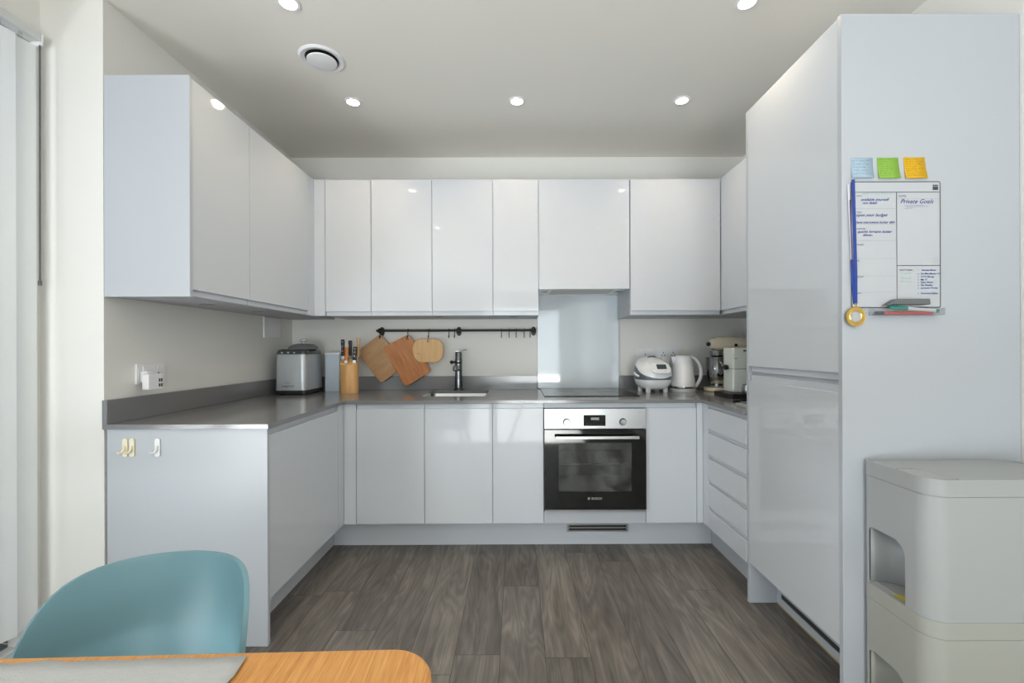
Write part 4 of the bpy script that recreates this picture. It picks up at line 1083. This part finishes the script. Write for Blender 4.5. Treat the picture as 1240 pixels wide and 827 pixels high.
# ------------------------------------------------------------------ table, runner, chair
ROT = math.radians(1.6)
t = thing('dining_table', 'oak dining table with rounded corner in the foreground', 'table', (-.125, .705, 0), rot=ROT)
b = nb(); prism(b, rrect(-1.45, 0, -.85, 0, .07, 10), XY, .708, .74); obj('tabletop', b, M['oak'], t, bevel=.008, seg=4, world=False)
b = nb(); box(b, -1.36, -.10, -.10, -.078, .64, .7075); box(b, -1.36, -.10, -.77, -.748, .64, .7075); box(b, -1.36, -1.338, -.748, -.10, .64, .7075); box(b, -.122, -.10, -.748, -.10, .64, .7075)
obj('apron', b, M['leg'], t, bevel=.002, world=False)
for x, y in ((-.15,-.13),(-1.31,-.13),(-.15,-.72),(-1.31,-.72)):
    b = nb(); tube(b, [(x, y, 0), (x, y, .7075)], [.016, .026], 20); obj('leg', b, M['leg'], t, smooth=True, world=False)
b = nb(); nx, ny = 44, 16; G = []; rnd = random.Random(5)
ed = [rnd.uniform(-.002, .003) for _ in range(nx+1)]; er = [rnd.uniform(-.0025, .0025) for _ in range(ny+1)]
for j in range(ny+1):
    row = []
    for i in range(nx+1):
        u, v = i/nx, j/ny
        x = -1.22 + (.938+er[j])*u + .004*math.sin(v*9); y = -.018 - .013*(1-u) - .35*v + (ed[i] if j == 0 else 0) - .012*(1-u)*(1-v)*0
        z = .7425 + .0012*math.sin(u*21+v*4)**2 + .0016*max(0, math.sin(u*9+2))*(1-v)**4 + (.004*(u-.96)/.04 if u > .96 else 0)*(.5+.5*math.sin(v*11))
        row.append(b.verts.new((x, y, z)))
    G.append(row)
for j in range(ny):
    for i in range(nx): b.faces.new([G[j][i], G[j][i+1], G[j+1][i+1], G[j+1][i]])
bmesh.ops.transform(b, matrix=Matrix.Translation((-.125, .705, 0)) @ Matrix.Rotation(ROT, 4, 'Z'), verts=b.verts)
r = obj('table_runner', b, M['linen'], smooth=True); md = r.modifiers.new('s', 'SOLIDIFY'); md.thickness = .0018; md.offset = -1
tag(r, 'pale grey linen runner with frayed end on the oak table', 'table runner')

CH = thing('dining_chair', 'teal moulded plastic shell chair tucked behind the oak table', 'chair', (-.668, .738, 0), rot=math.radians(5))
TM = math.radians(95)
def back_arc(q, t):
    th = q*TM; r = .165 + .026*t
    return (r*math.sin(th), r*math.cos(th) - .03*(1-t) + .002, .455 + (.790 - .30*abs(q)**5.4 - .455)*t)
def shell(s, q):
    """s from the seat front (0) to the top of the back (1), q across -1..1; chair faces -y"""
    if s >= .5: return back_arc(q, (s-.5)/.5)
    k = s/.5; e = back_arc(q, 0); fr = (q*.185*(1-.06*q*q), -.235 + .03*abs(q)**3, .432)
    w_ = k*k*(3-2*k)*.35 + k*.65
    z = fr[2] + (e[2]-fr[2])*k**6 - .022*math.sin(PI*min(1, k*1.05))*(1-.5*q*q) + (.010*(1-k)**3 if k < 1 else 0)
    return (fr[0]+(e[0]-fr[0])*w_, fr[1]+(e[1]-fr[1])*w_, z)
b = nb(); ns, nq = 48, 40
G = [[b.verts.new(shell(i/ns, -1+2*j/nq)) for j in range(nq+1)] for i in range(ns+1)]
for i in range(ns):
    for j in range(nq): b.faces.new([G[i][j], G[i][j+1], G[i+1][j+1], G[i+1][j]])
for _ in range(3): bmesh.ops.smooth_vert(b, verts=[G[i][j] for i in range(16, 32) for j in range(1, nq)], factor=.5, use_axis_x=True, use_axis_y=True, use_axis_z=True)
s = obj('shell', b, M['teal'], CH, smooth=True, world=False)
md = s.modifiers.new('s', 'SOLIDIFY'); md.thickness = .009; md.offset = 0
md = s.modifiers.new('b', 'BEVEL'); md.width = .003; md.segments = 3; md.limit_method = 'ANGLE'; md.angle_limit = math.radians(50)
b = nb(); prism(b, rrect(-.13, .13, -.14, .12, .03), XY, .408, .4205); obj('seat_mount', b, M['black'], CH, world=False)
for x, y in ((-1,-1),(1,-1),(-1,1),(1,1)):
    b = nb(); tube(b, [(x*.215, y*.20-.01, 0), (x*.115, y*.115-.01, .4075)], [.011, .017], 16); obj('leg', b, M['leg'], CH, smooth=True, world=False)

# ------------------------------------------------------------------ vertical blind
t = thing('vertical_blind', 'pale vertical blind with headrail and wand at the left window', 'blind', (-1.898, 1.0, 0))
b = nb(); box(b, -1.921, -1.875, -3.1, 1.778, 2.425, 2.456); obj('headrail', b, M['alu'], t, bevel=.002)
obj('end_cap', BX(-1.923, -1.873, 1.7785, 1.786, 2.41, 2.458), M['white'], t, bevel=.002)
NV = 13; y = 1.722
for i in range(NV):
    yc = y - i*.0735; ang = math.radians(24 + (3 if i % 2 else -2)); b = nb(); A = []
    for k in range(9):
        s = -1+2*k/8; u = .0445*s; bow = .006*(1-s*s)
        x = -1.896 + u*math.sin(ang) + bow*math.cos(ang); yy = yc + u*math.cos(ang) - bow*math.sin(ang)
        A.append([b.verts.new((x, yy, z)) for z in (.135, .16, 1.0, 2.0, 2.398)])
    for p, q in zip(A, A[1:]):
        for k in range(4): b.faces.new([p[k], q[k], q[k+1], p[k+1]])
    v = obj('vane', b, M['vane'], t, smooth=True)
    b = nb(); box(b, -1.899, -1.893, yc-.006, yc+.006, 2.392, 2.4249); obj('hanger', b, M['clear'], v)
b = nb()
for i in range(5):
    yc = y - i*.0735
    tube(b, smooth_path([(-1.890, yc-.03, .142), (-1.886, yc-.05, .118), (-1.890, yc-.075, .136)], 4), .0012, 5)
obj('bead_chain', b, M['alu'], t)
b = nb(); tube(b, [(-1.880, 1.778, 2.41), (-1.880, 1.776, 1.48)], .0032, 8); tube(b, [(-1.880, 1.776, 1.48), (-1.880, 1.776, 1.462)], .006, 10)
obj('wand', b, M['frame'], t, smooth=True)
struct('trim_1', BX(XL, XL+.05, WY0, WY1+.03, 0, .055), M['plinth'], bevel=.002)

# ------------------------------------------------------------------ light
def area(name, loc, rot, sx, sy, power, col):
    l = bpy.data.lights.new(name, 'AREA'); l.shape = 'RECTANGLE'; l.size = sx; l.size_y = sy; l.energy = power; l.color = col
    o = bpy.data.objects.new(name, l); COL.objects.link(o); o.location = loc; o.rotation_euler = rot
    return o
area('daylight_rear', ((RX0+RX1)/2, YREAR-.3, 1.25), (PI/2, 0, 0), 2.2, 2.3, 110, (.93, .97, 1.0))
area('ceiling_fill_rear', ((RX0+RX1)/2+.2, YREAR-1.0, .12), (math.radians(158), 0, 0), 2.6, 1.4, 360, (.97, .98, 1.0))  # added lamp low outside the rear door, tilted up to brighten the ceiling
area('daylight_side', (XL-.4, -1.0, 1.25), (0, -PI/2, 0), 2.4, 3.2, 15, (.92, .965, 1.0))
area('ceiling_fill_side', (XL-1.0, -1.9, .15), (0, math.radians(-150), 0), 1.2, 2.6, 280, (.97, .98, 1.0))  # second added uplight, fills the ceiling through the side window
s = bpy.data.lights.new('sun', 'SUN'); s.energy = 22; s.angle = math.radians(.6); s.color = (1, .98, .95)
o = bpy.data.objects.new('sun', s); COL.objects.link(o); o.rotation_euler = Vector((-.05, .90, -.40)).to_track_quat('-Z', 'Y').to_euler()
for q in [o for o in bpy.data.objects if o.get('category') == 'ceiling light']:
    l = bpy.data.lights.new('downlight_beam', 'SPOT'); l.energy = 13; l.spot_size = math.radians(140); l.spot_blend = .8; l.shadow_soft_size = .03; l.color = (1, .80, .54)
    o = bpy.data.objects.new('downlight_beam', l); COL.objects.link(o); o.location = (q.location.x, q.location.y, ZC-.012)
w = bpy.data.worlds.new('world'); sc.world = w; w.use_nodes = True
bg = w.node_tree.nodes['Background']; bg.inputs['Color'].default_value = (.86, .93, 1, 1); bg.inputs['Strength'].default_value = 1.0

# ------------------------------------------------------------------ camera
f, px0, py0, yaw, pitch, roll, H = 543.6286, 627.1904, 421.7962, -.0026, .0004, -.0034, 1.2064
cy, sy, cp, sp, cr, sr = math.cos(yaw), math.sin(yaw), math.cos(pitch), math.sin(pitch), math.cos(roll), math.sin(roll)
Rv = Vector((cy, sy, 0)); F0 = Vector((-sy, cy, 0)); Z = Vector((0, 0, 1)); F = F0*cp + Z*sp; U = F0*-sp + Z*cp
r_ = Rv*cr + U*sr; u_ = U*cr - Rv*sr
cam = bpy.data.cameras.new('camera'); cam.sensor_fit = 'HORIZONTAL'; cam.sensor_width = 36; cam.lens = f*36/1240
cam.shift_x = -(px0-620)/1240; cam.shift_y = (py0-413.5)/1240; cam.clip_start = .02
co = bpy.data.objects.new('camera', cam); COL.objects.link(co)
co.matrix_world = Matrix(((r_.x, u_.x, -F.x, 0), (r_.y, u_.y, -F.y, 0), (r_.z, u_.z, -F.z, H), (0, 0, 0, 1)))
sc.camera = co
vs = sc.view_settings; vs.view_transform = 'Standard'; vs.look = 'None'; vs.gamma = 1; vs.use_curve_mapping = False; vs.exposure = -.2
sc.cycles.max_bounces = 10; sc.cycles.diffuse_bounces = 6; sc.cycles.transparent_max_bounces = 16
sc.cycles.sample_clamp_indirect = 6; sc.cycles.caustics_reflective = False; sc.cycles.caustics_refractive = False
